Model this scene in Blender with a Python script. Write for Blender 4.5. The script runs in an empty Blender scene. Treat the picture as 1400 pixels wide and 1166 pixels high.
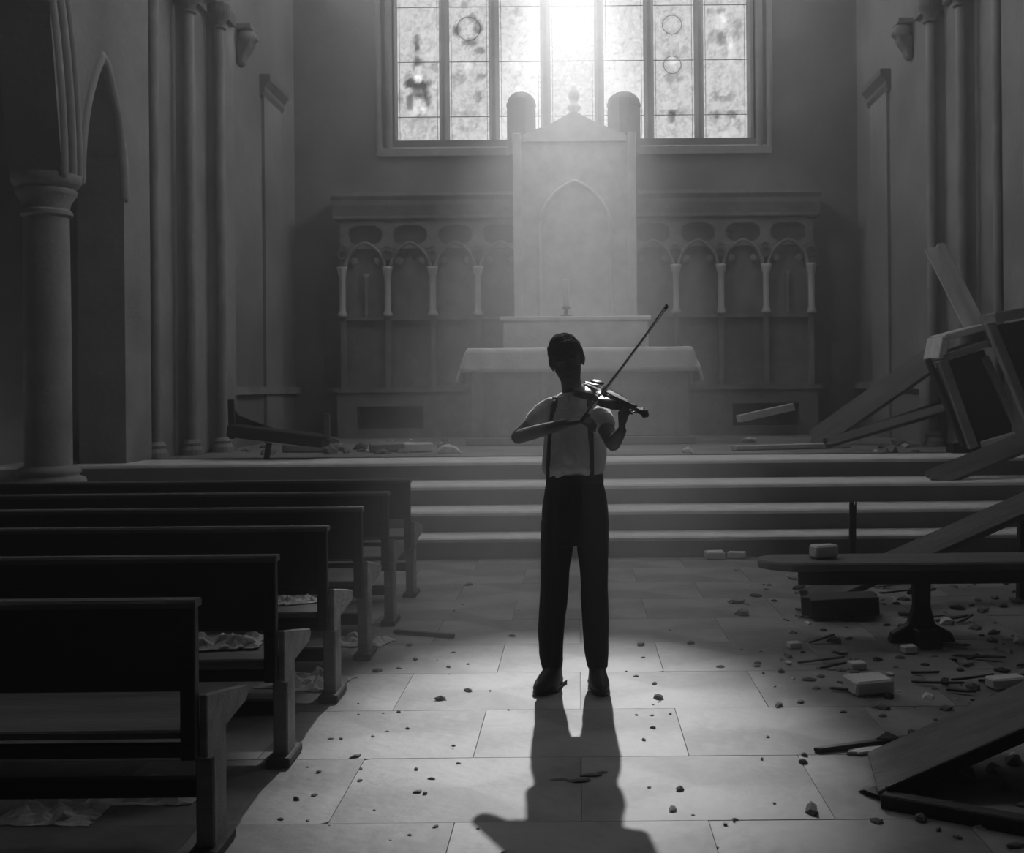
import bpy, bmesh, math, random
from mathutils import Vector, Matrix, noise
from math import sin, cos, pi, sqrt, radians, atan2

random.seed(11)
SC = bpy.context.scene
COL = SC.collection
# ------------------------------------------------------------------ camera, light, exposure
F, CX, CY, CAMH, ROLL = 1550.0, 790.0, 530.0, 1.4, radians(0.5)
cam = bpy.data.objects.new('camera', bpy.data.cameras.new('camera'))
COL.objects.link(cam)
cam.data.sensor_width = 36.0
cam.data.lens = F / 1400 * 36
cam.data.shift_x = -(CX - 700) / 1400
cam.data.shift_y = -(583 - CY) / 1400
cam.matrix_world = Matrix.Translation((0, 0, CAMH)) @ Matrix.Rotation(pi / 2, 4, 'X') @ Matrix.Rotation(-ROLL, 4, 'Z')
cam.data.clip_start = 0.05
SC.camera = cam

SC.view_settings.view_transform = 'Standard'
SC.view_settings.look = 'None'
SC.view_settings.gamma = 1.0
SC.view_settings.use_curve_mapping = False
SC.view_settings.exposure = 0.0
SC.cycles.use_denoising = True
SC.cycles.use_light_tree = False
SC.cycles.max_bounces = 5
SC.cycles.diffuse_bounces = 3
SC.cycles.glossy_bounces = 2
SC.cycles.use_adaptive_sampling = True
SC.cycles.adaptive_threshold = 0.04
SC.cycles.volume_bounces = 0
SC.cycles.sample_clamp_indirect = 3.0

W = bpy.data.worlds.new('sky')
SC.world = W
W.use_nodes = True
W.node_tree.nodes['Background'].inputs[0].default_value = (0.8, 0.8, 0.8, 1)
W.node_tree.nodes['Background'].inputs[1].default_value = 0.7
W.cycles.sampling_method = 'NONE'

GLASS_E = 1.18          # daylight behind the stained glass
FILL_WIN_E = 19.0        # glow of the added fill windows, out of view
HAZE = 0.034
# low sun shining through the gap in the tall centre light of the window
sun = bpy.data.lights.new('sunbeam', 'SPOT')
sun.energy = 25000
sun.spot_size = radians(9.5)
sun.spot_blend = 1.0
sun.shadow_soft_size = 0.09
so = bpy.data.objects.new('sunbeam', sun)
COL.objects.link(so)
SUN_P, SUN_T = Vector((0.0, 17.1, 9.75)), Vector((-0.10, 4.65, 0.0))
so.location = SUN_P
so.rotation_euler = (SUN_T - SUN_P).to_track_quat('-Z', 'Y').to_euler()


def P(x, y, d):
    """photo pixel at depth d -> point in the church"""
    a, b = x - CX, y - CY
    u = a * cos(ROLL) - b * sin(ROLL)
    v = a * sin(ROLL) + b * cos(ROLL)
    return Vector((u * d / F, d, CAMH - v * d / F))


def G(x, y, z=0.0):
    """photo pixel -> point on a level surface at height z"""
    a, b = x - CX, y - CY
    v = a * sin(ROLL) + b * cos(ROLL)
    return P(x, y, (CAMH - z) * F / v)


# ------------------------------------------------------------------ materials
MATS = {}


def mat(name, grey, rough=0.8, var=0.25, scale=3.0, bump=0.25, bscale=None, stretch=None, spec=0.3, stain=0.0, sheen=0.0, transl=0.0):
    m = bpy.data.materials.new(name)
    m.use_nodes = True
    nt = m.node_tree
    N, L = nt.nodes, nt.links
    b = N['Principled BSDF']
    tc = N.new('ShaderNodeTexCoord')
    mp = N.new('ShaderNodeMapping')
    L.new(tc.outputs['Object'], mp.inputs[0])
    if stretch:
        mp.inputs['Scale'].default_value = stretch
    n1 = N.new('ShaderNodeTexNoise')
    n1.inputs['Scale'].default_value = scale
    n1.inputs['Detail'].default_value = 6
    n1.inputs['Roughness'].default_value = 0.62
    L.new(mp.outputs[0], n1.inputs['Vector'])
    cr = N.new('ShaderNodeValToRGB')
    lo, hi = max(grey * (1 - var), 0.002), min(grey * (1 + var), 0.95)
    cr.color_ramp.elements[0].position = 0.3
    cr.color_ramp.elements[1].position = 0.7
    cr.color_ramp.elements[0].color = (lo, lo, lo, 1)
    cr.color_ramp.elements[1].color = (hi, hi, hi, 1)
    L.new(n1.outputs[0], cr.inputs[0])
    out = cr.outputs[0]
    if stain > 0:
        n3 = N.new('ShaderNodeTexNoise')
        n3.inputs['Scale'].default_value = scale * 0.35
        n3.inputs['Detail'].default_value = 8
        n3.inputs['Roughness'].default_value = 0.7
        L.new(mp.outputs[0], n3.inputs['Vector'])
        c3 = N.new('ShaderNodeValToRGB')
        c3.color_ramp.elements[0].position = 0.42
        c3.color_ramp.elements[1].position = 0.56
        s = 1 - stain
        c3.color_ramp.elements[0].color = (s, s, s, 1)
        c3.color_ramp.elements[1].color = (1, 1, 1, 1)
        L.new(n3.outputs[0], c3.inputs[0])
        mx = N.new('ShaderNodeMix')
        mx.data_type = 'RGBA'
        mx.blend_type = 'MULTIPLY'
        mx.inputs[0].default_value = 1.0
        L.new(out, mx.inputs[6])
        L.new(c3.outputs[0], mx.inputs[7])
        out = mx.outputs[2]
    L.new(out, b.inputs['Base Color'])
    b.inputs['Roughness'].default_value = rough
    b.inputs['Specular IOR Level'].default_value = spec
    if sheen > 0:
        b.inputs['Sheen Weight'].default_value = sheen
        b.inputs['Sheen Roughness'].default_value = 0.35
    if bump > 0:
        n2 = N.new('ShaderNodeTexNoise')
        n2.inputs['Scale'].default_value = bscale or scale * 6
        n2.inputs['Detail'].default_value = 5
        L.new(mp.outputs[0], n2.inputs['Vector'])
        bp = N.new('ShaderNodeBump')
        bp.inputs['Strength'].default_value = bump
        bp.inputs['Distance'].default_value = 0.02
        L.new(n2.outputs[0], bp.inputs['Height'])
        L.new(bp.outputs[0], b.inputs['Normal'])
    if transl > 0:
        tr = N.new('ShaderNodeBsdfTranslucent')
        L.new(out, tr.inputs[0])
        ms = N.new('ShaderNodeMixShader')
        ms.inputs[0].default_value = transl
        L.new(b.outputs[0], ms.inputs[1])
        L.new(tr.outputs[0], ms.inputs[2])
        L.new(ms.outputs[0], N['Material Output'].inputs[0])
    MATS[name] = m
    return m


def emit(name, e, var=0.15, scale=9.0):
    m = bpy.data.materials.new(name)
    m.use_nodes = True
    nt = m.node_tree
    N, L = nt.nodes, nt.links
    N.remove(N['Principled BSDF'])
    em = N.new('ShaderNodeEmission')
    tc = N.new('ShaderNodeTexCoord')
    n1 = N.new('ShaderNodeTexNoise')
    n1.inputs['Scale'].default_value = scale
    n1.inputs['Detail'].default_value = 4
    L.new(tc.outputs['Object'], n1.inputs['Vector'])
    cr = N.new('ShaderNodeMapRange')
    cr.inputs[1].default_value = 0.3
    cr.inputs[2].default_value = 0.7
    cr.inputs[3].default_value = e * (1 - var)
    cr.inputs[4].default_value = e * (1 + var)
    L.new(n1.outputs[0], cr.inputs[0])
    L.new(cr.outputs[0], em.inputs['Strength'])
    L.new(em.outputs[0], N['Material Output'].inputs[0])
    MATS[name] = m
    return m


STONE = mat('weathered_stone', 0.30, 0.9, 0.22, 1.3, 0.35, 14, stain=0.25)
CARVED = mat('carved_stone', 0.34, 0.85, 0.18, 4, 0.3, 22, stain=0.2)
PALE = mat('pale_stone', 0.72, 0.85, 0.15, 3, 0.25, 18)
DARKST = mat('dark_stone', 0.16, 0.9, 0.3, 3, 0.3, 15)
PLASTER = mat('wall_plaster', 0.27, 0.95, 0.25, 0.9, 0.25, 10, stain=0.3)
FLAG = mat("floor_stone", 0.26, 0.65, 0.2, 2.6, 0.18, 16, stain=0.4, spec=0.4)
TREAD = mat('dusty_tread', 0.8, 0.8, 0.15, 3, 0.3, 16)  # paler than the risers: light from above painted into the colour
RISER = mat('step_riser', 0.2, 0.9, 0.2, 3, 0.3, 14)  # darker than the treads: shade of the step fronts put into the colour
JOINT = mat('floor_joint', 0.3, 0.9, 0.3, 6, 0.4)
WOOD = mat('dark_wood', 0.02, 0.55, 0.4, 3, 0.25, 20, stretch=(0.4, 4, 4), spec=0.4)
WOODL = mat('dusty_wood', 0.13, 0.75, 0.35, 3, 0.3, 18, stretch=(0.5, 4, 4))
WOODP = mat('bare_wood', 0.62, 0.8, 0.25, 3, 0.25, 18, stretch=(0.5, 4, 4))
WORN_LIT = mat('worn_wood', 0.24, 0.7, 0.3, 3, 0.3, 18, stretch=(0.5, 4, 4))  # paints bounced light onto pew ends and legs; also the stall wood
CLOTH = mat('altar_linen', 0.82, 0.95, 0.1, 4, 0.3, 30)
SHEET = mat('crumpled_paper', 0.5, 0.95, 0.15, 5, 0.3, 25)
SKIN = mat('skin', 0.10, 0.6, 0.12, 12, 0.1, 60)
HAIRM = mat('black_hair', 0.012, 0.9, 0.3, 60, 0.6, 120, spec=0.08)
EYE = mat('eye', 0.16, 0.5, 0.1, 20, 0)
SHIRT = mat('shirt_cotton', 0.86, 0.9, 0.06, 6, 0.3, 40, sheen=1.0, transl=0.12)
TROUS = mat('black_wool', 0.008, 0.85, 0.2, 10, 0.2, 80)
STRAPM = mat('strap_web', 0.015, 0.8, 0.2, 20, 0.1)
LEATHER = mat('shoe_leather', 0.03, 0.5, 0.3, 12, 0.2)
VARN = mat('violin_varnish', 0.10, 0.22, 0.3, 9, 0.05, spec=0.6, stretch=(0.4, 3, 3))
EBONY = mat('ebony', 0.01, 0.4, 0.2, 20, 0.05)
BOWHAIR = mat('bow_hair', 0.55, 0.7, 0.1, 30, 0.05)
BOWWOOD = mat('bow_wood', 0.06, 0.35, 0.2, 20, 0.05)
LEAD = mat('window_lead', 0.03, 0.7, 0.2, 20, 0.1)
IRON = mat('dark_iron', 0.03, 0.6, 0.2, 20, 0.1)
WAX = mat('candle_wax', 0.7, 0.6, 0.05, 8, 0.05)


# ------------------------------------------------------------------ mesh helpers
class MB:
    def __init__(self):
        self.v, self.f, self.mi = [], [], []

    def add(self, pts, faces, mi=0):
        o = len(self.v)
        self.v += [tuple(p) for p in pts]
        for f in faces:
            self.f.append(tuple(i + o for i in f))
            self.mi.append(mi)

    def hexa(self, p, mi=0):
        self.add(p, [(0, 3, 2, 1), (4, 5, 6, 7), (0, 1, 5, 4), (1, 2, 6, 5), (2, 3, 7, 6), (3, 0, 4, 7)], mi)

    def box(self, x0, x1, y0, y1, z0, z1, M=None, mi=0):
        p = [Vector(q) for q in ((x0, y0, z0), (x1, y0, z0), (x1, y1, z0), (x0, y1, z0), (x0, y0, z1), (x1, y0, z1), (x1, y1, z1), (x0, y1, z1))]
        if M is not None:
            p = [M @ q for q in p]
        self.hexa(p, mi)

    def prism(self, poly, a, b, fn, mi=0):
        """poly in 2D extruded from a to b; fn(u, v, w) -> point"""
        n = len(poly)
        pts = [fn(u, v, a) for u, v in poly] + [fn(u, v, b) for u, v in poly]
        fs = [tuple(range(n - 1, -1, -1)), tuple(range(n, 2 * n))]
        fs += [(i, (i + 1) % n, n + (i + 1) % n, n + i) for i in range(n)]
        self.add(pts, fs, mi)

    def tube(self, pts, rad, seg=10, cap=True, squash=None, mi=0):
        pts = [Vector(p) for p in pts]
        n = len(pts)
        if not hasattr(rad, '__len__'):
            rad = [rad] * n
        rings = []
        ref = None
        for i, p in enumerate(pts):
            t = (pts[min(i + 1, n - 1)] - pts[max(i - 1, 0)]).normalized()
            if ref is None:
                ref = t.orthogonal().normalized()
            ref = (ref - t * ref.dot(t))
            ref = ref.normalized() if ref.length > 1e-6 else t.orthogonal().normalized()
            bi = t.cross(ref)
            rings.append((p, ref.copy(), bi, rad[i], t))
        full = []
        if cap:
            p, r, b, q, t = rings[0]
            full.append((p - t * q * 0.92, r, b, q * 0.38))
            full.append((p - t * q * 0.6, r, b, q * 0.8))
        for p, r, b, q, t in rings:
            full.append((p, r, b, q))
        if cap:
            p, r, b, q, t = rings[-1]
            full.append((p + t * q * 0.6, r, b, q * 0.8))
            full.append((p + t * q * 0.92, r, b, q * 0.38))
        vs, fs = [], []
        for p, r, b, q in full:
            for k in range(seg):
                a = 2 * pi * k / seg
                vs.append(p + r * (cos(a) * q) + b * (sin(a) * q))
        for i in range(len(full) - 1):
            for k in range(seg):
                k2 = (k + 1) % seg
                fs.append((i * seg + k, i * seg + k2, (i + 1) * seg + k2, (i + 1) * seg + k))
        fs.append(tuple(range(seg - 1, -1, -1)))
        fs.append(tuple((len(full) - 1) * seg + k for k in range(seg)))
        self.add(vs, fs, mi)

    def loft(self, rings, seg=24, M=None, cap=True):
        """rings: (cx, cy, cz, rx, ry) horizontal ellipses bottom to top"""
        vs, fs = [], []
        for cx, cy, cz, rx, ry in rings:
            for k in range(seg):
                a = 2 * pi * k / seg
                q = Vector((cx + cos(a) * rx, cy + sin(a) * ry, cz))
                vs.append(M @ q if M is not None else q)
        for i in range(len(rings) - 1):
            for k in range(seg):
                k2 = (k + 1) % seg
                fs.append((i * seg + k, i * seg + k2, (i + 1) * seg + k2, (i + 1) * seg + k))
        if cap:
            fs.append(tuple(range(seg - 1, -1, -1)))
            fs.append(tuple((len(rings) - 1) * seg + k for k in range(seg)))
        self.add(vs, fs)

    def lathe(self, prof, c=(0, 0, 0), seg=20, M=None, mi=0):
        rings = [(c[0], c[1], c[2] + z, r, r) for r, z in prof]
        self.loft(rings, seg, M)

    def ell(self, c, r, M=None, seg=16, rin=10):
        rings = []
        for i in range(rin + 1):
            t = -pi / 2 + pi * i / rin
            k = max(cos(t), 0.03)
            rings.append((c[0], c[1], c[2] + sin(t) * r[2], r[0] * k, r[1] * k))
        self.loft(rings, seg, M)

    def mesh(self, name):
        me = bpy.data.meshes.new(name)
        me.from_pydata(self.v, [], self.f)
        return me

    def build(self, name, m, parent=None, smooth=False, bevel=0.0, mats=None, bseg=1):
        me = self.mesh(name)
        for q in (mats or [m]):
            me.materials.append(q)
        if mats:
            me.polygons.foreach_set('material_index', self.mi)
        bm = bmesh.new()
        bm.from_mesh(me)
        bmesh.ops.recalc_face_normals(bm, faces=bm.faces)
        bm.to_mesh(me)
        bm.free()
        if smooth:
            me.polygons.foreach_set('use_smooth', [True] * len(me.polygons))
        o = bpy.data.objects.new(name, me)
        COL.objects.link(o)
        o.parent = parent
        if bevel:
            b = o.modifiers.new('bevel', 'BEVEL')
            b.width = bevel
            b.segments = bseg
            b.limit_method = 'ANGLE'
            b.angle_limit = radians(40)
        return o


def shade_auto(o, ang=35):
    bm = bmesh.new()
    bm.from_mesh(o.data)
    for f in bm.faces:
        f.smooth = True
    for e in bm.edges:
        if len(e.link_faces) == 2:
            e.smooth = e.calc_face_angle(0) < radians(ang)
    bm.to_mesh(o.data)
    bm.free()
    return o


def tag(o, label=None, cat=None, group=None, kind=None):
    if label:
        o['label'] = label
    if cat:
        o['category'] = cat
    if group:
        o['group'] = group
    if kind:
        o['kind'] = kind
    return o


def thing(name, label, cat, loc=(0, 0, 0), group=None):
    o = bpy.data.objects.new(name, None)
    COL.objects.link(o)
    o.location = loc
    o.empty_display_size = 0.1
    return tag(o, label, cat, group)


def struct(o):
    o['kind'] = 'structure'
    return o


def copy_tree(o, parent=None):
    c = o.copy()
    COL.objects.link(c)
    c.parent = parent
    for ch in list(o.children):
        copy_tree(ch, c)
    return c


def bar(mb, a, b, w, h, up=(0, 0, 1), mi=0):
    """board from a to b, w wide across, h thick along up"""
    a, b, up = Vector(a), Vector(b), Vector(up)
    t = (b - a).normalized()
    s = t.cross(up).normalized()
    n = s.cross(t).normalized()
    s, n = s * w / 2, n * h / 2
    mb.hexa([a - s - n, a + s - n, b + s - n, b - s - n, a - s + n, a + s + n, b + s + n, b - s + n], mi)


def ragged(o, amp=0.01, freq=7.0, seed=0):
    for v in o.data.vertices:
        v.co += noise.noise_vector(v.co * freq + Vector((seed, seed * 2.1, 0))) * amp
    return o


# ------------------------------------------------------------------ the setting
def arch_z(u, ua, ub, zs, R):
    c = (ua + R) if u <= (ua + ub) / 2 else (ub - R)
    return zs + sqrt(max(R * R - (u - c) ** 2, 0))


def arch_wall(mb, u0, u1, z0, z1, v0, v1, ops, fn, n=22, carried=None):
    cur = u0
    for ua, ub, sill, zs, R in sorted(ops):
        if ua > cur:
            zb0 = carried if carried and ua - cur < .6 else z0
            mb.hexa([fn(u, v, z) for z in (zb0, z1) for u, v in ((cur, v0), (ua, v0), (ua, v1), (cur, v1))])
        if sill > z0:
            mb.hexa([fn(u, v, z) for z in (z0, sill) for u, v in ((ua, v0), (ub, v0), (ub, v1), (ua, v1))])
        for i in range(n):
            a, b = ua + (ub - ua) * i / n, ua + (ub - ua) * (i + 1) / n
            za, zb = arch_z(a, ua, ub, zs, R), arch_z(b, ua, ub, zs, R)
            mb.hexa([fn(a, v0, za), fn(b, v0, zb), fn(b, v1, zb), fn(a, v1, za), fn(a, v0, z1), fn(b, v0, z1), fn(b, v1, z1), fn(a, v1, z1)])
        cur = ub
    if u1 > cur:
        mb.hexa([fn(u, v, z) for z in (z0, z1) for u, v in ((cur, v0), (u1, v0), (u1, v1), (cur, v1))])


def arch_pts(ua, ub, zs, R, off, n=20):
    """points of the arch line, pushed off outward"""
    pts = []
    mid = (ua + ub) / 2
    for i in range(n + 1):
        u = ua + (mid - ua) * (1 - cos(pi / 2 * i / n))
        c = ua + R
        z = arch_z(u, ua, ub, zs, R)
        d = sqrt((u - c) ** 2 + (z - zs) ** 2)
        pts.append((u + (u - c) / d * off, z + (z - zs) / d * off))
    return pts + [(ua + ub - u, z) for u, z in reversed(pts[:-1])]


PLAT = 0.70
STEP_Y = [9.30, 9.67, 10.20, 10.86]
# floor with its flagstones
mb = MB()
mb.box(-8.2, 8.2, -4.2, 9.4, -0.3, -0.012)
floor = struct(mb.build('floor', JOINT))
variants = []
for k in range(8):
    q = MB()
    sx, sy, b = 0.82 / 2 - 0.0007, 0.64 / 2 - 0.0007, 0.0012
    j = lambda s: random.uniform(-s, s)
    base = [(-sx, -sy), (sx, -sy), (sx, sy), (-sx, sy)]
    if k in (2, 5):     # a chipped corner
        base = [(-sx, -sy), (sx - 0.025, -sy), (sx, -sy + 0.015), (sx, sy), (-sx, sy)]
    n = len(base)
    vs = [(x, y, -0.05) for x, y in base] + [(x, y, -b) for x, y in base] + [(x * (1 - b / sx), y * (1 - b / sy), 0) for x, y in base]
    fs = [tuple(2 * n + i for i in range(n))]
    for r in (0, 1):
        fs += [(r * n + i, r * n + (i + 1) % n, (r + 1) * n + (i + 1) % n, (r + 1) * n + i) for i in range(n)]
    q.add(vs, fs)
    me = q.mesh('paving_slab')
    me.materials.append(FLAG)
    variants.append(me)
row, y = 0, 2.06
while y < 9.3:
    off = 0.41 if row % 2 else 0.0
    for i in range(-7, 7):
        x = i * 0.82 + off
        if abs(x) > 5.0:
            continue
        o = bpy.data.objects.new('paving_slab', random.choice(variants))
        COL.objects.link(o)
        o.parent = floor
        o.location = (x, y, random.uniform(-0.0012, 0.0005))
        o.rotation_euler = (random.uniform(-.001, .001), random.uniform(-.001, .001), pi * random.randint(0, 1))
    y += 0.64
    row += 1

mb = MB()
mb.box(-5.4, 5.4, 11.6, 17.6, 0.0, PLAT)
struct(mb.build('floor_chancel', STONE))
steps = struct(bpy.data.objects.new('steps_chancel', None))
COL.objects.link(steps)
for i, y0 in enumerate(STEP_Y):
    z1 = PLAT * (i + 1) / 4
    y1 = STEP_Y[i + 1] + 0.05 if i < 3 else 11.75
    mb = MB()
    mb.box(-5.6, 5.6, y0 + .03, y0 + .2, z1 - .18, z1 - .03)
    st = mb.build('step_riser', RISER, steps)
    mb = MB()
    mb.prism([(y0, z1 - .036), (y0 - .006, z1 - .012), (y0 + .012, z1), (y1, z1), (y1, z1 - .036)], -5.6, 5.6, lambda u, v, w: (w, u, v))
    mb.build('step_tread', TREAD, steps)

# back wall with the great window
YB = 16.8
WX0, WX1 = P(536, 100, YB).x, P(1033, 100, YB).x
WC = (WX0 + WX1) / 2
SILL = P(790, 190, YB).z
mb = MB()
arch_wall(mb, -5.2, 5.2, 0.0, 13.2, YB, YB + 0.6, [(WX0, WX1, SILL, 8.7, 3.4)], lambda u, v, z: (u, v, z), 28)
struct(mb.build('wall_back', PLASTER))

win = struct(bpy.data.objects.new('window_1', None))
COL.objects.link(win)
mb = MB()       # sloping sill and moulded surround
mb.prism([(YB - 0.06, SILL - 0.24), (YB - 0.06, SILL - 0.13), (YB + 0.24, SILL + 0.02), (YB + 0.24, SILL - 0.24)], WX0 - 0.22, WX1 + 0.22, lambda u, v, w: (w, u, v))
mb.build('window_sill', CARVED, win)
for off, r, yy in ((0.05, 0.055, YB - 0.01), (0.2, 0.05, YB - 0.02)):
    mb = MB()
    pts = [(WX0 - off, YB, SILL - 0.12)] + [(WX0 - off, YB, SILL + 0.5 * k) for k in range(7)]
    pts = [(WX0 - off, yy, SILL - 0.12), (WX0 - off, yy, 6.5)] + [(u, yy, z) for u, z in arch_pts(WX0, WX1, 8.7, 3.4, off)] + [(WX1 + off, yy, 6.5), (WX1 + off, yy, SILL - 0.12)]
    mb.tube(pts, r, 8)
    mb.build('window_moulding', CARVED, win, smooth=True)
LIGHTS = [(546, 603), (617, 671), (685, 741), (755, 815), (828, 882), (896, 951), (964, 1023)]
YG = YB + 0.16
kg = YG / F
lx = [((a - CX) * kg + 0.015, (b - CX) * kg + 0.015) for a, b in LIGHTS]
for i in range(8):
    a = WX0 if i == 0 else lx[i - 1][1]
    b = WX1 if i == 7 else lx[i][0]
    if b - a < 0.02:
        continue
    mb = MB()
    mid = (a + b) / 2
    ztop = arch_z(min(max(mid, WX0 + 0.02), WX1 - 0.02), WX0, WX1, 8.7, 3.4)
    c = (b - a) * 0.32
    poly = [(a, YG + 0.12), (b, YG + 0.12), (b, YG - 0.02), (b - c, YG - 0.16), (a + c, YG - 0.16), (a, YG - 0.02)]
    mb.prism(poly, SILL - 0.02, ztop + 0.02, lambda u, v, w: (u, v, w))
    mb.build('mullion', CARVED, win)

def glass_material():
    m = bpy.data.materials.new('painted_glass')
    m.use_nodes = True
    N, L = m.node_tree.nodes, m.node_tree.links
    N.remove(N['Principled BSDF'])
    em = N.new('ShaderNodeEmission')
    at = N.new('ShaderNodeAttribute')
    at.attribute_name = 'tone'
    tc = N.new('ShaderNodeTexCoord')
    vo = N.new('ShaderNodeTexVoronoi')
    vo.inputs['Scale'].default_value = 24
    L.new(tc.outputs['Object'], vo.inputs['Vector'])
    sp = N.new('ShaderNodeSeparateColor')
    L.new(vo.outputs['Color'], sp.inputs[0])
    mr = N.new('ShaderNodeMapRange')
    mr.inputs[3].default_value = .84 * GLASS_E
    mr.inputs[4].default_value = 1.14 * GLASS_E
    L.new(sp.outputs[0], mr.inputs[0])
    mu = N.new('ShaderNodeMath')
    mu.operation = 'MULTIPLY'
    ve = N.new('ShaderNodeTexVoronoi')     # fine lead lines between the small quarries
    ve.feature = 'DISTANCE_TO_EDGE'
    ve.inputs['Scale'].default_value = 13
    L.new(tc.outputs['Object'], ve.inputs['Vector'])
    me_ = N.new('ShaderNodeMapRange')
    me_.inputs[1].default_value = 0.0
    me_.inputs[2].default_value = 0.16
    me_.inputs[3].default_value = 0.86
    me_.inputs[4].default_value = 1.03
    L.new(ve.outputs['Distance'], me_.inputs[0])
    m2 = N.new('ShaderNodeMath')
    m2.operation = 'MULTIPLY'
    L.new(mr.outputs[0], m2.inputs[0])
    L.new(me_.outputs[0], m2.inputs[1])
    L.new(at.outputs['Fac'], mu.inputs[0])
    L.new(m2.outputs[0], mu.inputs[1])
    L.new(mu.outputs[0], em.inputs['Strength'])
    L.new(em.outputs[0], N['Material Output'].inputs[0])
    return m


GLASS = glass_material()
# dark and bright figures painted in the glass: (photo x, y, radius x, radius y, change)
FIG = [(574, 56, 3, 9, -.55), (574, 74, 2.5, 12, -.35), (575, 86, 6, 8, -.4), (575, 112, 16, 5, -.5), (577, 121, 9, 10, -.6), (564, 138, 4, 10, -.5), (588, 134, 4, 9, -.5), (576, 92, 3, 3, .5), (576, 107, 4, 4, .9), (578, 160, 12, 3, -.3), (571, 145, 3, 8, .3), (583, 145, 3, 6, .3), (562, 108, 4, 10, -.3), (598, 90, 4, 5, -.3), (551, 132, 3, 8, -.25),
       (629, 40, 4, 6, -.4), (658, 36, 5, 7, -.45), (647, 57, 9, 3.5, -.5), (660, 68, 6, 3, -.45), (650, 22, 4, 5, -.3), (635, 107, 3, 5, -.4), (657, 131, 4, 6, -.45), (662, 104, 5, 3, -.4), (627, 104, 4, 4, -.3), (643, 88, 3, 8, .3), (640, 5, 3, 4, -.4), (645, 145, 5, 4, -.2),
       (711, 14, 4, 5, -.3), (711, 105, 3, 8, -.15), (708, 85, 5, 10, .2),
       (855, 55, 5, 12, -.12), (857, 98, 4, 7, -.15),
       (923, 75, 10, 4, -.2), (918, 107, 4, 5, -.35), (931, 107, 5, 4, -.35), (923, 84, 3, 6, .3), (921, 161, 4, 7, -.45), (927, 155, 9, 2, -.3), (940, 70, 4, 5, -.15),
       (975, 17, 5, 3, -.3), (990, 17, 5, 3, -.3), (990, 53, 5, 8, -.45), (978, 53, 3, 5, -.25), (1012, 50, 4, 6, -.25), (990, 32, 5, 10, .3), (981, 132, 4, 4, -.35), (990, 137, 8, 3, -.35), (1003, 133, 4, 4, -.3), (980, 158, 6, 4, -.35), (1003, 158, 6, 4, -.35), (1004, 70, 3, 16, .25), (1012, 35, 5, 6, -.25), (1013, 170, 4, 5, -.3)]
RINGS = [(645, 38, 16, -.22), (923, 35, 13, -.22), (923, 90, 12, -.18), (989, 60, 18, -.12), (575, 178, 10, -.2), (990, 170, 9, -.18), (645, 165, 12, -.15), (711, 40, 16, -.12)]
def glass_tone(li, px, py, mid):
    v = 0.80 + 0.2 * noise.noise(Vector((px * .1, py * .1, li))) + 0.26 * noise.noise(Vector((px * .3, py * .22, li + 7)))
    ring = list(RINGS)
    fig = list(FIG)
    if py < -5:                             # medallions go on upward out of the picture
        ring += [(CX + mid / kg, -40 - 75 * q, 16, -.25) for q in range(8)]
        fig += [(CX + mid / kg, -40 - 75 * q, 5, 9, -.4) for q in range(8)]
    for fx, fy, rx, ry, dv in fig:
        d = ((px - fx) / (rx + 1)) ** 2 + ((py - fy) / (ry + 1)) ** 2
        if d < 1.8:
            v += dv * 1.0 * min(1, 1.8 - d)
    for fx, fy, rr, dv in ring:
        d = abs(sqrt((px - fx) ** 2 + (py - fy) ** 2) - rr)
        if d < 4:
            v += dv * (1 - d / 4)
    if li == 3:
        v = .6 + (v - .8) * .3
    if li in (2, 4):
        v = .92 + (v - .8) * .6
    if li != 3 and abs(py - (155 if li else 165)) < 3:
        v -= .12
    return max(v, .06)


PANEL = 0.82
for li, (xa, xb) in enumerate(lx):
    mid = (xa + xb) / 2
    ztop = arch_z(mid, WX0, WX1, 8.7, 3.4) - 0.05
    edges = [SILL, SILL + .38]
    while edges[-1] + PANEL < ztop:
        edges.append(edges[-1] + PANEL)
    edges.append(ztop)
    for pi_, (z0, z1) in enumerate(zip(edges, edges[1:])):
        if li == 3 and z1 > 8.7 and z0 < 10.2:
            continue                        # broken out: the gap the sun shines through
        cols = 18 if z0 < 7.3 else 1
        rows = max(2, int((z1 - z0) / ((xb - xa) / cols)))
        gm = MB()
        vs = [(xa + (xb - xa) * c / cols, YG, z0 + (z1 - z0) * r / rows) for r in range(rows + 1) for c in range(cols + 1)]
        fs = [(r * (cols + 1) + c, r * (cols + 1) + c + 1, (r + 1) * (cols + 1) + c + 1, (r + 1) * (cols + 1) + c) for r in range(rows) for c in range(cols)]
        gm.add(vs, fs)
        g = gm.build('stained_glass_panel', GLASS, win)
        at = g.data.attributes.new('tone', 'FLOAT', 'POINT')
        at.data.foreach_set('value', [glass_tone(li, CX + v[0] / kg, CY - (v[2] - CAMH) / kg, mid) for v in vs])
        sb = MB()
        sb.tube([(xa - .01, YG - .008, z1), (xb + .01, YG - .008, z1)], 0.006, 6)
        sb.build('saddle_bar', IRON, win)
    for fx, fy, rr, dv in RINGS[:3]:        # lead round the medallions
        x_, z_ = (fx - CX) * kg, CAMH - (fy - CY) * kg
        if xa < x_ < xb:
            lm = MB()
            lm.tube([(x_ + cos(t * pi / 12) * rr * kg, YG - .004, z_ + sin(t * pi / 12) * rr * kg) for t in range(25)], .0045, 5)
            lm.build('lead_ring', LEAD, win)
    lm = MB()
    x_ = xa
    for sgn in (xa + .03, xb - .03):
        lm = MB()
        lm.tube([(sgn, YG - .003, SILL), (sgn, YG - .003, min(ztop, 8.6))], .0035, 5)
        lm.build('lead_strip', LEAD, win)

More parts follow.
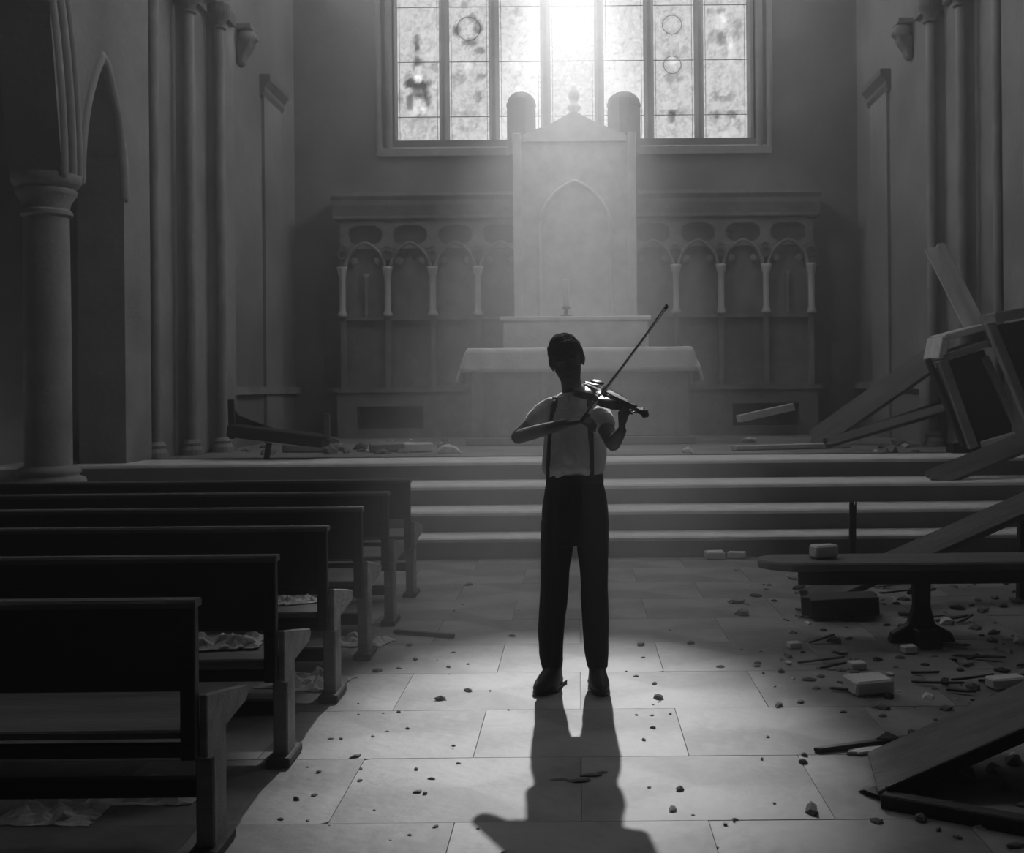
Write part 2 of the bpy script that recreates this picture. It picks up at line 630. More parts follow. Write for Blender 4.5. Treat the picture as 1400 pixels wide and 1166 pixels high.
# nave arcades, piers, chancel walls (both sides alike)
BAYS = [(-0.4, 4.45, 0.0, 3.3, 5.0), (4.9, 9.75, 0.0, 3.3, 5.0), (10.17, 11.08, 0.0, 3.3, 1.85)]
for s, side in ((-1, 'left'), (1, 'right')):
    X = lambda x: s * x
    mb = MB()
    arch_wall(mb, -4.2, 11.75, 0.0, 13.2, 4.42, 4.88, BAYS, lambda u, v, z: (s * v, u, z), carried=3.29)
    w = struct(mb.build('wall_nave_' + side, STONE))
    for ua, ub, sl, zs, R in BAYS:
        for off, r, v in ((0.035, 0.05, 4.43), (0.17, 0.045, 4.41), (0.29, 0.035, 4.40))[:3 if ub - ua > 2 else 1]:
            mb = MB()
            mb.tube([(s * v, u, z) for u, z in arch_pts(ua, ub, zs, R, off)], r, 8)
            mb.build('arch_moulding', CARVED, w, smooth=True)
    # aisle beyond the arcade
    mb = MB()
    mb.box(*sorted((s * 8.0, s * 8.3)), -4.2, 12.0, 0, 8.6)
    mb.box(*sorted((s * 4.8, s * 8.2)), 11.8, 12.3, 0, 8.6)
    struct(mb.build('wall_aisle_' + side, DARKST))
    mb = MB()
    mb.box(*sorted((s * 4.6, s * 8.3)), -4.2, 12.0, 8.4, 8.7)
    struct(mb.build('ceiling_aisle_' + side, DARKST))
    # columns of the arcade
    for yc, where in ((9.95, 'nearest the chancel steps'), (4.67, 'halfway down the nave')):
        if s > 0 and yc > 9 or s < 0 and yc > 9 or True:
            t = struct(bpy.data.objects.new('column_' + side, None))
            COL.objects.link(t)
            t.location = (s * 4.65, yc, 0)
            mb = MB()
            mb.box(-.3, .3, -.3, .3, 0, .58)
            mb.build('plinth', STONE, t, bevel=0.02)
            mb = MB()
            mb.lathe([(.30, .58), (.31, .61), (.30, .65), (.25, .665), (.25, .68), (.27, .70), (.26, .73), (.21, .75), (.2, .76)], seg=28)
            mb.build('column_base', CARVED, t, smooth=True)
            mb = MB()
            mb.lathe([(.195, .75), (.195, 1.6), (.19, 2.4), (.185, 2.96)], seg=28)
            shade_auto(mb.build('shaft', CARVED, t))
            mb = MB()
            mb.lathe([(.185, 2.93), (.215, 2.95), (.215, 2.98), (.19, 3.0), (.20, 3.06), (.24, 3.12), (.25, 3.14), (.25, 3.17), (.23, 3.18), (.27, 3.21), (.29, 3.24), (.29, 3.3)], seg=28)
            shade_auto(mb.build('capital', CARVED, t))
    # compound pier of the chancel arch
    t = struct(bpy.data.objects.new('pier_' + side, None))
    COL.objects.link(t)
    ORD = [(4.40, 11.85), (4.21, 12.4), (4.05, 12.95)]
    ZC = 5.62
    for i, (x1, y0) in enumerate(ORD):
        mb = MB()
        mb.box(*sorted((s * x1, s * 5.2)), y0, 13.45, 0.0, ZC + 0.3)
        mb.build('pier_order', STONE, t)
        mb = MB()
        mb.tube([(s * (x1 + .015), y0 + .015, 0.2), (s * (x1 + .015), y0 + .015, ZC)], 0.055, 14)
        mb.build('pier_shaft', CARVED, t, smooth=True)
        mb = MB()
        mb.tube([(s * (x1 + .19), y0 - .005, 0.2), (s * (x1 + .19), y0 - .005, ZC)], 0.03, 10)
        mb.build('pier_shaft', CARVED, t, smooth=True)
        mb = MB()
        mb.lathe([(.06, 0.0), (.085, .02), (.06, .05), (.075, .1), (.12, .17), (.13, .2), (.13, .28)], c=(s * (x1 + .015), y0 + .015, ZC - .1), seg=16)
        mb.box(*sorted((s * (x1 - .06), s * (x1 + .6))), y0 - .07, y0 + .4, ZC + .06, ZC + .2)
        mb.build('pier_capital', DARKST, t, smooth=False)
        mb = MB()
        mb.lathe([(.12, 0), (.12, .06), (.09, .1), (.1, .13), (.07, .17)], c=(s * (x1 + .015), y0 + .015, PLAT), seg=16)
        mb.build('pier_base', CARVED, t, smooth=False)
    # chancel side wall with pilaster and corbel
    mb = MB()
    mb.box(*sorted((s * 4.17, s * 5.2)), 13.3, 17.3, 0.0, 13.2)
    wc = struct(mb.build('wall_chancel_' + side, PLASTER))
    mb = MB()
    mb.box(*sorted((s * 4.13, s * 4.3)), 15.05, 15.9, PLAT, 5.35)
    mb.build('pilaster', STONE, wc)
    mb = MB()
    mb.prism([(4.3, 5.3), (4.13, 5.3), (4.1, 5.36), (4.1, 5.42), (4.03, 5.5), (4.03, 5.58), (4.3, 5.58)], 14.97, 15.98, lambda u, v, q: (s * u, q, v))
    mb.build('pilaster_capital', DARKST, wc)
    mb = MB()
    mb.box(*sorted((s * 4.1, s * 4.3)), 13.4, 16.8, 1.35, 1.45)
    mb.build('string_course', CARVED, wc)
    c = thing('carved_corbel', 'weathered carved stone corbel jutting from the %s chancel wall' % side, 'corbel', (s * 4.17, 14.05, 5.72))
    mb = MB()
    mb.prism([(0, -.3), (.06, -.28), (.1, -.18), (.17, -.08), (.2, 0), (0, 0)], -.1, .1, lambda u, v, q: (-s * u, q, v))
    mb.build('bracket', DARKST, c, bevel=0.02)
    mb = MB()
    mb.ell((-s * .12, 0, .05), (.12, .13, .11), seg=12, rin=8)
    mb.ell((-s * .21, 0, .03), (.05, .05, .05), seg=8, rin=6)
    ragged(mb.build('carved_head', CARVED, c, smooth=True), .02, 9)
    mb = MB()
    mb.box(*sorted((0, -s * .2)), -.14, .14, .13, .19)
    mb.build('abacus', CARVED, c, bevel=0.01)

# wall over the chancel arch, west wall, roof
mb = MB()
arch_wall(mb, -5.2, 5.2, 5.8, 13.2, 12.3, 13.2, [(-4.05, 4.05, 5.8, 5.85, 5.2)], lambda u, v, z: (u, v, z))
struct(mb.build('wall_chancel_arch', STONE))
mb = MB()
mb.box(-5.2, 5.2, -4.6, 17.4, 13.0, 13.4)
struct(mb.build('ceiling', WOODL))
mb = MB()
mb.box(-8.3, 8.3, -4.6, -4.2, -0.3, 13.2)
struct(mb.build('wall_front', PLASTER))
# added fill lights shaped as side windows, unseen, brightening walls and steps
FILL_GLASS = emit('plain_window_glass', FILL_WIN_E, 0.05, 3)
nw = 2
for s in (-1, 1):
    for yc, xw in ((14.3, 4.17), (15.9, 4.17), (8.6, 4.42)):
        w = struct(bpy.data.objects.new('window_%d' % nw, None))
        nw += 1
        COL.objects.link(w)
        za_, zb_, hwid = (8.4, 10.6, .5) if yc > 12 else (9.3, 11.0, .85)
        mb = MB()
        pts = [(yc - hwid, za_)] + arch_pts(yc - hwid, yc + hwid, zb_, hwid * 1.5, 0, 10) + [(yc + hwid, za_)]
        mb.prism(pts, s * (xw - .01), s * (xw - .03), lambda u, v, q: (q, u, v))
        mb.build('window_pane', FILL_GLASS, w)
        mb = MB()
        mb.tube([(s * (xw - .05), u, v) for u, v in pts + [pts[0]]], .06, 8)
        mb.build('window_frame', CARVED, w, smooth=True)
        mb = MB()
        mb.box(*sorted((s * (xw - .09), s * (xw - .02))), yc - .03, yc + .03, za_, zb_ + .6)
        mb.build('mullion', CARVED, w)

# ------------------------------------------------------------------ reredos
YR = 16.4
r_ = thing('reredos', 'carved stone reredos of blind arches against the far wall behind the altar', 'reredos', (0, 0, 0))
kr = YR / F
zR = lambda y: CAMH - (y - CY) * kr
ZCOR, ZFR0, ZFR1, ZAP, ZSP, ZCB, ZLOW = zR(268), zR(303), zR(333), zR(345), zR(366), zR(430), zR(532)
mb = MB()
mb.box(-3.42, 3.42, YR + .18, YB, PLAT, ZCOR - .1)
mb.build('back_slab', CARVED, r_)
for sx in (-1, 1):
    mb = MB()
    mb.prism([(YR - .02, ZCOR - .30), (YR - .02, ZCOR - .26), (YR - .1, ZCOR - .12), (YR - .1, ZCOR - .05), (YR - .16, ZCOR), (YR - .16, ZCOR + .05), (YB, ZCOR + .08), (YB, ZCOR - .3)], *sorted((sx * .88, sx * 3.52)), lambda u, v, w: (w, u, v))
    mb.build('cornice', CARVED, r_)
CW = 0.655
for sx in (-1, 1):
    xs = [sx * (3.40 - CW * k) for k in range(5)]
    for k, x in enumerate(xs):
        mb = MB()       # pier strip behind the colonette, down to the base
        mb.box(x - .035, x + .035, YR + .06, YR + .2, ZLOW, ZFR0)
        mb.build('pier_strip', CARVED, r_)
        mb = MB()
        mb.lathe([(.07, 0), (.075, .03), (.055, .07), (.045, .09), (.045, ZSP - ZCB - .1), (.06, ZSP - ZCB - .07), (.075, ZSP - ZCB), (.08, ZSP - ZCB + .04)], c=(x, YR + .03, ZCB), seg=12)
        mb.build('colonette', PALE, r_, smooth=True)
        mb = MB()       # roundel over the colonette
        mb.lathe([(.075, 0), (.09, .02), (.075, .045), (.05, .045), (.045, .015)], seg=14, M=Matrix.Translation((x, YR + .07, ZAP + .0)) @ Matrix.Rotation(pi / 2, 4, 'X'))
        mb.build('roundel', DARKST, r_, smooth=False)
    for k in range(4):
        a, b = sorted((xs[k], xs[k + 1]))
        ua, ub = a + .05, b - .05
        sp = ub - ua
        R = sp * .72
        mb = MB()       # pierced spandrel plate: real arch opening in front of the slab
        arch_wall(mb, a, b, ZSP, ZFR1 - .02, YR + .06, YR + .14, [(ua, ub, ZSP, ZSP, R)], lambda u, v, z: (u, v, z), 14)
        mb.build('spandrel', CARVED, r_)
        mb = MB()
        mb.tube([(u, YR + .05, z) for u, z in arch_pts(ua, ub, ZSP, R, .015, 10)], .024, 6)
        mb.build('arch_rib', CARVED, r_, smooth=True)
        for q in (-1, 1):   # trefoil cusps
            mb = MB()
            mb.ell(((ua + ub) / 2 + q * sp * .3, YR + .1, ZSP + .13), (.06, .035, .06), seg=10, rin=6)
            mb.build('cusp', CARVED, r_, smooth=True)
        mb = MB()       # frieze panel with recessed oval
        w, h = (b - a) / 2, (ZFR0 - ZFR1) / 2
        cx_, cz_ = (a + b) / 2, (ZFR0 + ZFR1) / 2
        n = 20
        out_, in_ = [], []
        for i in range(n):
            t = 2 * pi * i / n
            c_, s_ = cos(t), sin(t)
            m_ = max(abs(c_), abs(s_))
            out_.append((cx_ + c_ / m_ * w, cz_ + s_ / m_ * h * 1.25))
            e = (abs(c_) ** 3 + abs(s_) ** 3) ** (1 / 3)
            in_.append((cx_ + c_ / e * w * .76, cz_ + s_ / e * h * .9))
        vs = [(x, YR + .05, z) for x, z in out_] + [(x, YR + .05, z) for x, z in in_] + [(x, YR + .15, z) for x, z in in_] + [(x, YR + .19, z) for x, z in out_]
        fs = []
        for i in range(n):
            j = (i + 1) % n
            fs += [(i, j, n + j, n + i), (n + i, n + j, 2 * n + j, 2 * n + i), (3 * n + i, 3 * n + j, j, i)]
        mb.add(vs, fs)
        mb.build('frieze_panel', CARVED, r_)
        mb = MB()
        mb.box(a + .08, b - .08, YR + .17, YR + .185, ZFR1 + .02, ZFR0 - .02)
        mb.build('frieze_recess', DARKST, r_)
    # thin middle colonette in the outermost bay
    x = (xs[0] + xs[1]) / 2
    mb = MB()
    mb.lathe([(.05, 0), (.04, .05), (.03, .08), (.03, .5), (.045, .56), (.05, .62)], c=(x, YR + .12, ZCB), seg=10)
    mb.build('thin_colonette', CARVED, r_, smooth=True)
    mb = MB()           # ledge under the colonettes
    mb.box(*sorted((sx * .9, sx * 3.44)), YR + .08, YR + .2, ZCB - .05, ZCB)
    mb.build('ledge', CARVED, r_)
    # base with a deep recess
    mb = MB()
    xa, xb = 1.35 + .15, 3.46
    ra, rb = 2.22, 3.18
    zt = zR(553)
    for (p, q, z0, z1) in ((.9, ra, PLAT, ZLOW), (rb, 3.46, PLAT, ZLOW), (ra, rb, PLAT, PLAT + .13), (ra, rb, zt, ZLOW)):
        mb.box(*sorted((sx * p, sx * q)), YR - .1, YR + .2, z0, z1)
    mb.build('base', CARVED, r_)
    mb = MB()
    mb.box(*sorted((sx * .9, sx * 3.5)), YR - .14, YR + .2, ZLOW - .02, ZLOW + .05)
    mb.build('base_moulding', CARVED, r_)
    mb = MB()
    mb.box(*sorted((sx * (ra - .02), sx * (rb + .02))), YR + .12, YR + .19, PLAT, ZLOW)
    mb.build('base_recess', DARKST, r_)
# tall middle of the reredos
YM = 15.95
zM = lambda y: CAMH - (y - CY) * YM / F
xm0, xm1 = (705 - CX) * YM / F, (871 - CX) * YM / F
ZT = zM(184)
mb = MB()
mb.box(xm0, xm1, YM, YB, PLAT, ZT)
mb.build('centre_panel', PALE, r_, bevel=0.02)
for x0, x1 in ((xm0, xm0 + .1), (xm1 - .1, xm1)):
    mb = MB()
    mb.box(x0 - .01, x1 + .01, YM - .05, YM + .1, 2.2, ZT + .02)
    mb.build('centre_buttress', PALE, r_, bevel=.01)
mb = MB()
xc = (xm0 + xm1) / 2
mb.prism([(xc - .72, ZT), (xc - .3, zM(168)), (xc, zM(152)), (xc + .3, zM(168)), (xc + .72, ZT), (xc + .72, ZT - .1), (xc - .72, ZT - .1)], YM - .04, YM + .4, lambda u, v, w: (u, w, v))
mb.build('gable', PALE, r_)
mb = MB()
mb.lathe([(.06, 0), (.05, .08), (.1, .13), (.1, .17), (.05, .2), (.07, .27), (.09, .33), (.05, .4), (.02, .47)], c=(xc, YM + .15, zM(158)), seg=10)
mb.build('finial', PALE, r_, smooth=True)
for px, w, top in ((715, .205, 122), (857, .235, 123)):
    x = (px - CX) * YM / F
    mb = MB()
    z1 = zM(top)
    mb.loft([(x, YM + .2, ZT - .25, w, .2), (x, YM + .2, z1 - .25, w, .2), (x, YM + .2, z1 - .1, w * .95, .19), (x, YM + .2, z1 - .04, w * .78, .15), (x, YM + .2, z1, w * .5, .1)], 10)
    tu = mb.build('turret', STONE, r_)
    mb = MB()
    mb.loft([(x, YM + .2, z1 - .2, w * 1.03, .206), (x, YM + .2, z1 - .15, w * 1.03, .206)], 10)
    mb.build('turret_band', STONE, tu)
mb = MB()       # inner arch of the middle panel and shelf behind the altar
mb.tube([(u, YM - .01, z) for u, z in [(xc - .5, 2.3)] + arch_pts(xc - .5, xc + .5, 3.6, .75, 0, 12) + [(xc + .5, 2.3)]], .03, 8)
mb.build('niche_moulding', PALE, r_, smooth=True)
mb = MB()
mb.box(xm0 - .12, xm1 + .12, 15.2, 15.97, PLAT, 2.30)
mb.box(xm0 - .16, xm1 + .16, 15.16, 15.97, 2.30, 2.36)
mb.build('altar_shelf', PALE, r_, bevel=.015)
# candle on the shelf
c = thing('altar_candle', 'pale candle on a short stand on the shelf behind the altar', 'candle', ((775 - CX) * 15.45 / F, 15.45, 2.36))
mb = MB()
mb.lathe([(.09, 0), (.09, .02), (.03, .04), (.025, .1), (.05, .12), (.06, .14)], seg=14)
mb.build('stand', IRON, c, smooth=True)
mb = MB()
mb.lathe([(.042, .13), (.042, .5), (.038, .52), (.02, .525)], seg=14)
mb.tube([(0, 0, .52), (.003, 0, .545)], .004, 5)
mb.build('wax', WAX, c, smooth=True)

# ------------------------------------------------------------------ altar
YA = 13.9
za = lambda y: CAMH - (y - CY) * YA / F
AX0, AX1, AZ = -1.33, 1.38, za(476)
a_ = thing('altar', 'block stone altar on the chancel platform behind the boy', 'altar', ((AX0 + AX1) / 2, YA, PLAT))
hw = (AX1 - AX0) / 2
h = AZ - PLAT
mb = MB()
mb.box(-hw, hw, 0, .85, .1, h)
mb.build('body', CARVED, a_, bevel=.015)
mb = MB()
mb.box(-hw - .05, hw + .05, -.05, .9, 0, .1)
mb.build('plinth', CARVED, a_, bevel=.015)
for x0, x1 in ((-hw + .02, -hw + .17), (hw - .17, hw - .02), (-hw * .36, -hw * .36 + .1), (hw * .36 - .1, hw * .36)):
    mb = MB()
    mb.box(x0, x1, -.025, .02, .1, h - .02)
    mb.build('pilaster', CARVED, a_, bevel=.008)
# cloth with drops at front and ends
NX, NY = 60, 22
mb = MB()
vs, fs = [], []
LX, DS, DF = hw + .02, .42, .30
for i in range(NX + 1):
    u = -1 + 2 * i / NX
    s_ = u * (LX + DS)
    for j in range(NY + 1):
        t_ = -DF + (0.87 + DF + .1) * j / NY
        x = max(-LX, min(LX, s_))
        ov = max(0, abs(s_) - LX)
        fo = max(0, -t_)
        y = max(-.03, t_ - .0) if t_ > 0 else -.03
        z = h + .012
        if ov > 0 and fo > 0:
            continue_drop = max(ov, fo)
            z -= continue_drop
        else:
            z -= ov + fo
        fl = .13 * (ov / DS) ** .7 if ov > 0 else 0
        x += math.copysign(fl + .02 * sin(t_ * 23) * (ov / DS), s_) if ov > 0 else 0
        y -= .05 * fo / DF * (.5 + .5 * sin(s_ * 16 + sin(s_ * 5)))
        vs.append((x, y, z + .004 * noise.noise(Vector((s_ * 4, t_ * 4, 0)))))
for i in range(NX):
    for j in range(NY):
        a = i * (NY + 1) + j
        fs.append((a, a + NY + 1, a + NY + 2, a + 1))
mb.add(vs, fs)
cl = mb.build('altar_cloth', CLOTH, None, smooth=True)
cl.location = a_.location
so_ = cl.modifiers.new('thick', 'SOLIDIFY')
so_.thickness = .012
tag(cl, 'pale linen cloth draped over the altar top, hanging at both ends', 'altar cloth')

# ------------------------------------------------------------------ pews
PL = 3.22


def make_pew():
    t = thing('pew', 'x', 'pew')
    mb = MB()
    mb.box(-PL, -.01, .005, .03, .545, .79)
    mb.build('backrest', WOOD, t, bevel=.004)
    mb = MB()
    mb.prism([(-.012, .785), (-.012, .8), (-.004, .808), (.04, .808), (.047, .8), (.047, .785)], -PL, .004, lambda u, v, w: (w, u, v))
    mb.build('top_rail', WOODL, t)
    mb = MB()
    mb.box(-PL, -.0, .02, .455, .405, .43)
    mb.build('seat', WOODL, t, bevel=.006)
    for x in (0, -PL * .5, -PL + .05):
        mb = MB()
        mb.box(x - .045, x - .001, -.004, .035, .35, .787)
        mb.build('back_post', WOOD, t, bevel=.004)
        mb = MB()
        mb.box(x - .06, x - .004, .17, .295, 0, .41)
        lg = mb.build('leg', WORN_LIT, t, bevel=.006)
        mb = MB()
        mb.box(x - .075, x + .012, .13, .335, 0, .035)
        mb.build('foot', WOOD, lg, bevel=.006)
    mb = MB()
    mb.prism([(.03, .53), (.24, .492), (.44, .452), (.455, .43), (.42, .405), (.17, .385), (.08, .33), (.03, .345)], -.001, .022, lambda u, v, w: (w, u, v))
    mb.build('end_board', WORN_LIT, t, bevel=.004)  # lighter colour stands in for light bounced off the aisle floor
    mb = MB()
    mb.box(-PL, -.03, .04, .065, .345, .385)
    mb.build('back_rail', WOOD, t, bevel=.003)
    mb = MB()
    mb.box(-PL, -.03, .21, .25, .17, .225)
    mb.build('stretcher', WOOD, t, bevel=.003)
    return t


PEWX = -1.10
PEWY = [3.22, 4.07, 4.93, 5.72, 6.56, 7.46]
PEWL = ['dark wooden pew nearest the camera at the lower left corner',
        'dark wooden pew second from the camera in the left row',
        'dark wooden pew third from the camera in the left row',
        'dark wooden pew fourth from the camera, level with the boy',
        'dark wooden pew second from the steps in the left row',
        'dark wooden pew closest to the chancel steps in the left row']
p0 = make_pew()
for i, (y, lab) in enumerate(zip(PEWY, PEWL)):
    o = p0 if i == 0 else copy_tree(p0)
    o.location = (PEWX + random.uniform(-.012, .012), y, 0)
    o.rotation_euler.z = radians(random.uniform(-.5, .5))
    tag(o, lab, 'pew', 'pews standing in a row on the left')


# crumpled sheets on and under the pews
def sheet(c, sx, sy, amp, seed, label, grp=None, tone=SHEET, name='crumpled_sheet'):
    mb = MB()
    n = 14
    vs = []
    rnd = random.Random(seed)
    for i in range(n + 1):
        for j in range(n + 1):
            u, v = i / n - .5, j / n - .5
            q = Vector((u * 5 + seed, v * 5, seed * .7))
            e = 1 - .25 * abs(noise.noise(q * 1.4))
            ed = min(1, 6 * (.5 - max(abs(u), abs(v))) + .05)
            z = (abs(noise.noise(q)) * amp + abs(noise.noise(q * 2.3)) * amp * .5) * ed
            vs.append((u * sx * e, v * sy * e, z + .003))
    fs = [(i * (n + 1) + j, (i + 1) * (n + 1) + j, (i + 1) * (n + 1) + j + 1, i * (n + 1) + j + 1) for i in range(n) for j in range(n)]
    mb.add(vs, fs)
    o = mb.build(name, tone)
    so = o.modifiers.new('thick', 'SOLIDIFY')
    so.thickness = .004
    o.location = c
    o.rotation_euler.z = rnd.uniform(-.5, .5)
    return tag(o, label, 'paper', grp)


sheet((-1.32, 5.42, 0), .42, .3, .07, 3, 'large pale crumpled sheet on the floor under the third pew')
sheet((-1.36, 4.32, .432), .30, .22, .05, 5, 'pale crumpled cloth left on the seat end of the second pew')
sheet((-1.2, 6.25, 0), .3, .22, .06, 8, 'pale crumpled sheet on the floor beside the fourth pew leg')
sheet((-1.5, 3.95, 0), .4, .26, .05, 9, 'torn grey sheet on the floor behind the nearest pew legs', tone=PALE)
sheet((-1.75, 3.75, 0), .34, .2, .05, 12, 'small torn grey sheet farther in under the nearest pew', tone=PALE)
sheet((-1.3, 5.2, .432), .2, .18, .03, 15, 'thin pale sheet on the seat end of the third pew')

# ------------------------------------------------------------------ wreckage on the right
def board(name, a, b, w, h, up, m, label, cat='board', seed=0, amp=.006, grp=None):
    """one broken board with splintered ends"""
    a, b, up = Vector(a), Vector(b), Vector(up)
    L = (b - a).length
    t = (b - a).normalized()
    s = t.cross(up).normalized()
    n = s.cross(t).normalized()
    rnd = random.Random(seed)
    K = 7
    e0 = [rnd.uniform(-.03, .03) for _ in range(K)]
    e1 = [rnd.uniform(-.03, .03) for _ in range(K)]
    mb = MB()
    vs = []
    for side in (-.5, .5):
        for st in range(5):
            for k in range(K):
                f = st / 4
                x = f * L + (e0[k] * (1 - f) if st == 0 else 0) + (e1[k] if st == 4 else 0)
                vs.append((x, (k / (K - 1) - .5) * w, side * h))
    fs = []
    N = 5 * K
    for st in range(4):
        for k in range(K - 1):
            i = st * K + k
            fs += [(i, i + 1, i + K + 1, i + K), (N + i, N + i + K, N + i + K + 1, N + i + 1)]
        for k in (0, K - 1):
            i = st * K + k
            fs.append((i, i + K, N + i + K, N + i))
    for st in (0, 4):
        for k in range(K - 1):
            i = st * K + k
            fs.append((i, i + 1, N + i + 1, N + i))
    mb.add(vs, fs)
    o = mb.build(name, m, bevel=.004)
    M = Matrix((t, s, n)).transposed().to_4x4()
    o.matrix_world = Matrix.Translation(a) @ M
    return tag(o, label, cat, grp)


# bench with a pedestal leg
bz = .45
bY = 6.05
b_ = thing('broken_bench', 'low broken bench with one pedestal leg standing on the right floor', 'bench', (1.86, bY, 0))
mb = MB()
x0, x1 = (1030 - CX) * 6.3 / F - 1.86, 1.25
mb.prism([(x0, .16), (x0 + .05, .08), (x0 + .16, .0), (x1, .0), (x1, .36), (x0 + .1, .36), (x0 + .02, .28)], bz - .045, bz, lambda u, v, w: (u, v, w))
mb.build('seat', WOODL, b_, bevel=.01)
mb = MB()
mb.box(x0 + .2, x1, .03, .06, bz - .12, bz - .045)
mb.build('front_rail', WOOD, b_, bevel=.006)
for x in (0, 1.1):
    mb = MB()
    mb.prism([(-.045, bz - .05), (-.04, .2), (-.07, .1), (-.16, .05), (-.18, 0), (.18, 0), (.16, .05), (.07, .1), (.045, .2), (.05, bz - .05)], .1, .17, lambda u, v, w: (x + u, w, v))
    mb.build('pedestal_leg', WOOD, b_, bevel=.008)
    mb = MB()
    mb.prism([(-.05, 0), (.4, 0), (.37, .05), (.05, .09), (-.02, .09)], -.06, .06, lambda u, v, w: (x + w, u, v))
    mb.build('foot', WOOD, b_, bevel=.006)
# long board leaning behind the bench
board('fallen_board', G(1112, 838) + Vector((0, .1, .06)), P(1420, 682, 7.35), .20, .05, (0, -.35, .94), WOODL, 'long dusty board propped up slanting behind the low bench', seed=1)
o = board('seat_block', G(1108, 850) + Vector((.0, .12, .07)), G(1108, 850) + Vector((.42, .1, .09)), .22, .11, (0, 0, 1), WOOD, 'short dark seat end lying on the floor left of the bench leg', 'seat end', seed=2)
PB = P(1405, 690, 7.34)
board('prop_post', (PB.x, PB.y, -.005), (PB.x + .02, PB.y + .02, PB.z - .035), .14, .07, (0, 1, 0), WOOD, 'dark post holding up the raised end of the long slanting board', 'post', seed=41)
# upright stick before the steps
st = board('upright_stick', G(1166, 770) + Vector((0, .02, -.01)), P(1166, 688, 8.95), .05, .04, (0, 1, 0), WOOD, 'thin dark stick standing upright before the lowest step', 'stick', seed=3)
# board with its corner on the floor at lower right
A = G(1205, 1098)
kn_ = thing('broken_kneeler', 'broken kneeler of a broad tipped board and dark floor rail at the lower right', 'kneeler', A)
nl, fl = Vector((0, 0, .004)), G(1190, 1042) - A + Vector((0, 0, .004))
nr = P(1440, 992, A.y + .12) - A
fr = fl + (nr - nl) + Vector((.02, .05, .0))
up = (nr - nl).cross(fl - nl).normalized() * .035
mb = MB()
mb.hexa([nl, nr, fr, fl, nl + up, nr + up, fr + up, fl + up])
mb.build('board', WOODL, kn_, bevel=.004)
mb = MB()
bar(mb, nl + Vector((.02, -.005, .03)), nr + Vector((0, -.012, .02)), .02, .05, (0, 0, 1))
mb.build('front_edge', WOOD, kn_, bevel=.004)
mb = MB()
e = G(1440, 1146) - A
bar(mb, Vector((.0, -.02, .02)), e + Vector((0, 0, .025)), .06, .05, (0, 0, 1))
mb.build('floor_rail', WOOD, kn_, bevel=.005)
mb = MB()
bar(mb, e * .95 + Vector((0, .02, 0)), nr * .93 + Vector((0, .04, -.02)), .06, .05, (0, 1, 0))
mb.build('upright', WOOD, kn_, bevel=.005)

# overturned stall on the steps
D = 11.45
s_ = thing('overturned_stall', 'overturned wooden stall tipped on its side upon the right steps', 'stall', P(1330, 612, D))
org = s_.location.copy()


def px_bar(name, p, q, w, h, d0, d1, m, parent=s_):
    mb = MB()
    a, b = P(*p, D + d0) - org, P(*q, D + d1) - org
    bar(mb, a, b, h, w, (b - a).cross(Vector((0, 1, 0))))
    return mb.build(name, m, parent, bevel=.01)


px_bar('front_post', (1287, 492), (1330, 612), .10, .10, 0, 0, WORN_LIT)
px_bar('edge_post', (1268, 490), (1318, 610), .05, .10, .05, .05, WOOD)
px_bar('seat_rail', (1278, 490), (1340, 470), .07, .5, .2, .2, WORN_LIT)
px_bar('top_rail', (1282, 463), (1338, 448), .07, .5, .2, .2, WOODP)
px_bar('seat_side', (1283, 462), (1277, 492), .08, .5, .2, .2, WOODP)
px_bar('seat_side', (1337, 446), (1342, 476), .05, .5, .2, .2, WOODL)
px_bar('rear_post', (1346, 488), (1396, 596), .07, .08, .1, .1, WORN_LIT)
px_bar('bottom_rail', (1342, 608), (1398, 592), .07, .08, .05, .05, WOODP)
mb = MB()
q = [P(1290, 495, D + .12), P(1345, 478, D + .12), P(1392, 590, D + .12), P(1335, 606, D + .12)]
mb.hexa([v - org for v in q] + [v - org + Vector((0, .03, 0)) for v in q])
mb.build('back_panel', WOOD, s_)
# second stall frame leaning at the frame edge
s2 = thing('stall_frame', 'second tipped stall frame leaning at the right edge of the picture', 'stall', P(1428, 628, D - .5))
org2 = s2.location.copy()


def px_bar2(name, p, q, w, h, m, d=-.5):
    mb = MB()
    a, b = P(*p, D + d) - org2, P(*q, D + d) - org2
    bar(mb, a, b, h, w, (b - a).cross(Vector((0, 1, 0))))
    return mb.build(name, m, s2, bevel=.01)


px_bar2('top_rail', (1350, 436), (1450, 418), .10, .4, WORN_LIT)
px_bar2('post', (1352, 440), (1428, 626), .09, .1, WORN_LIT)
px_bar2('post', (1445, 425), (1520, 600), .09, .1, WORN_LIT)
px_bar2('bottom_rail', (1422, 606), (1516, 590), .08, .1, WORN_LIT)
mb = MB()
q = [P(1360, 445, D - .42), P(1448, 428, D - .42), P(1512, 590, D - .42), P(1430, 604, D - .42)]
mb.hexa([v - org2 for v in q] + [v - org2 + Vector((0, .03, 0)) for v in q])
mb.build('panel', WOOD, s2)

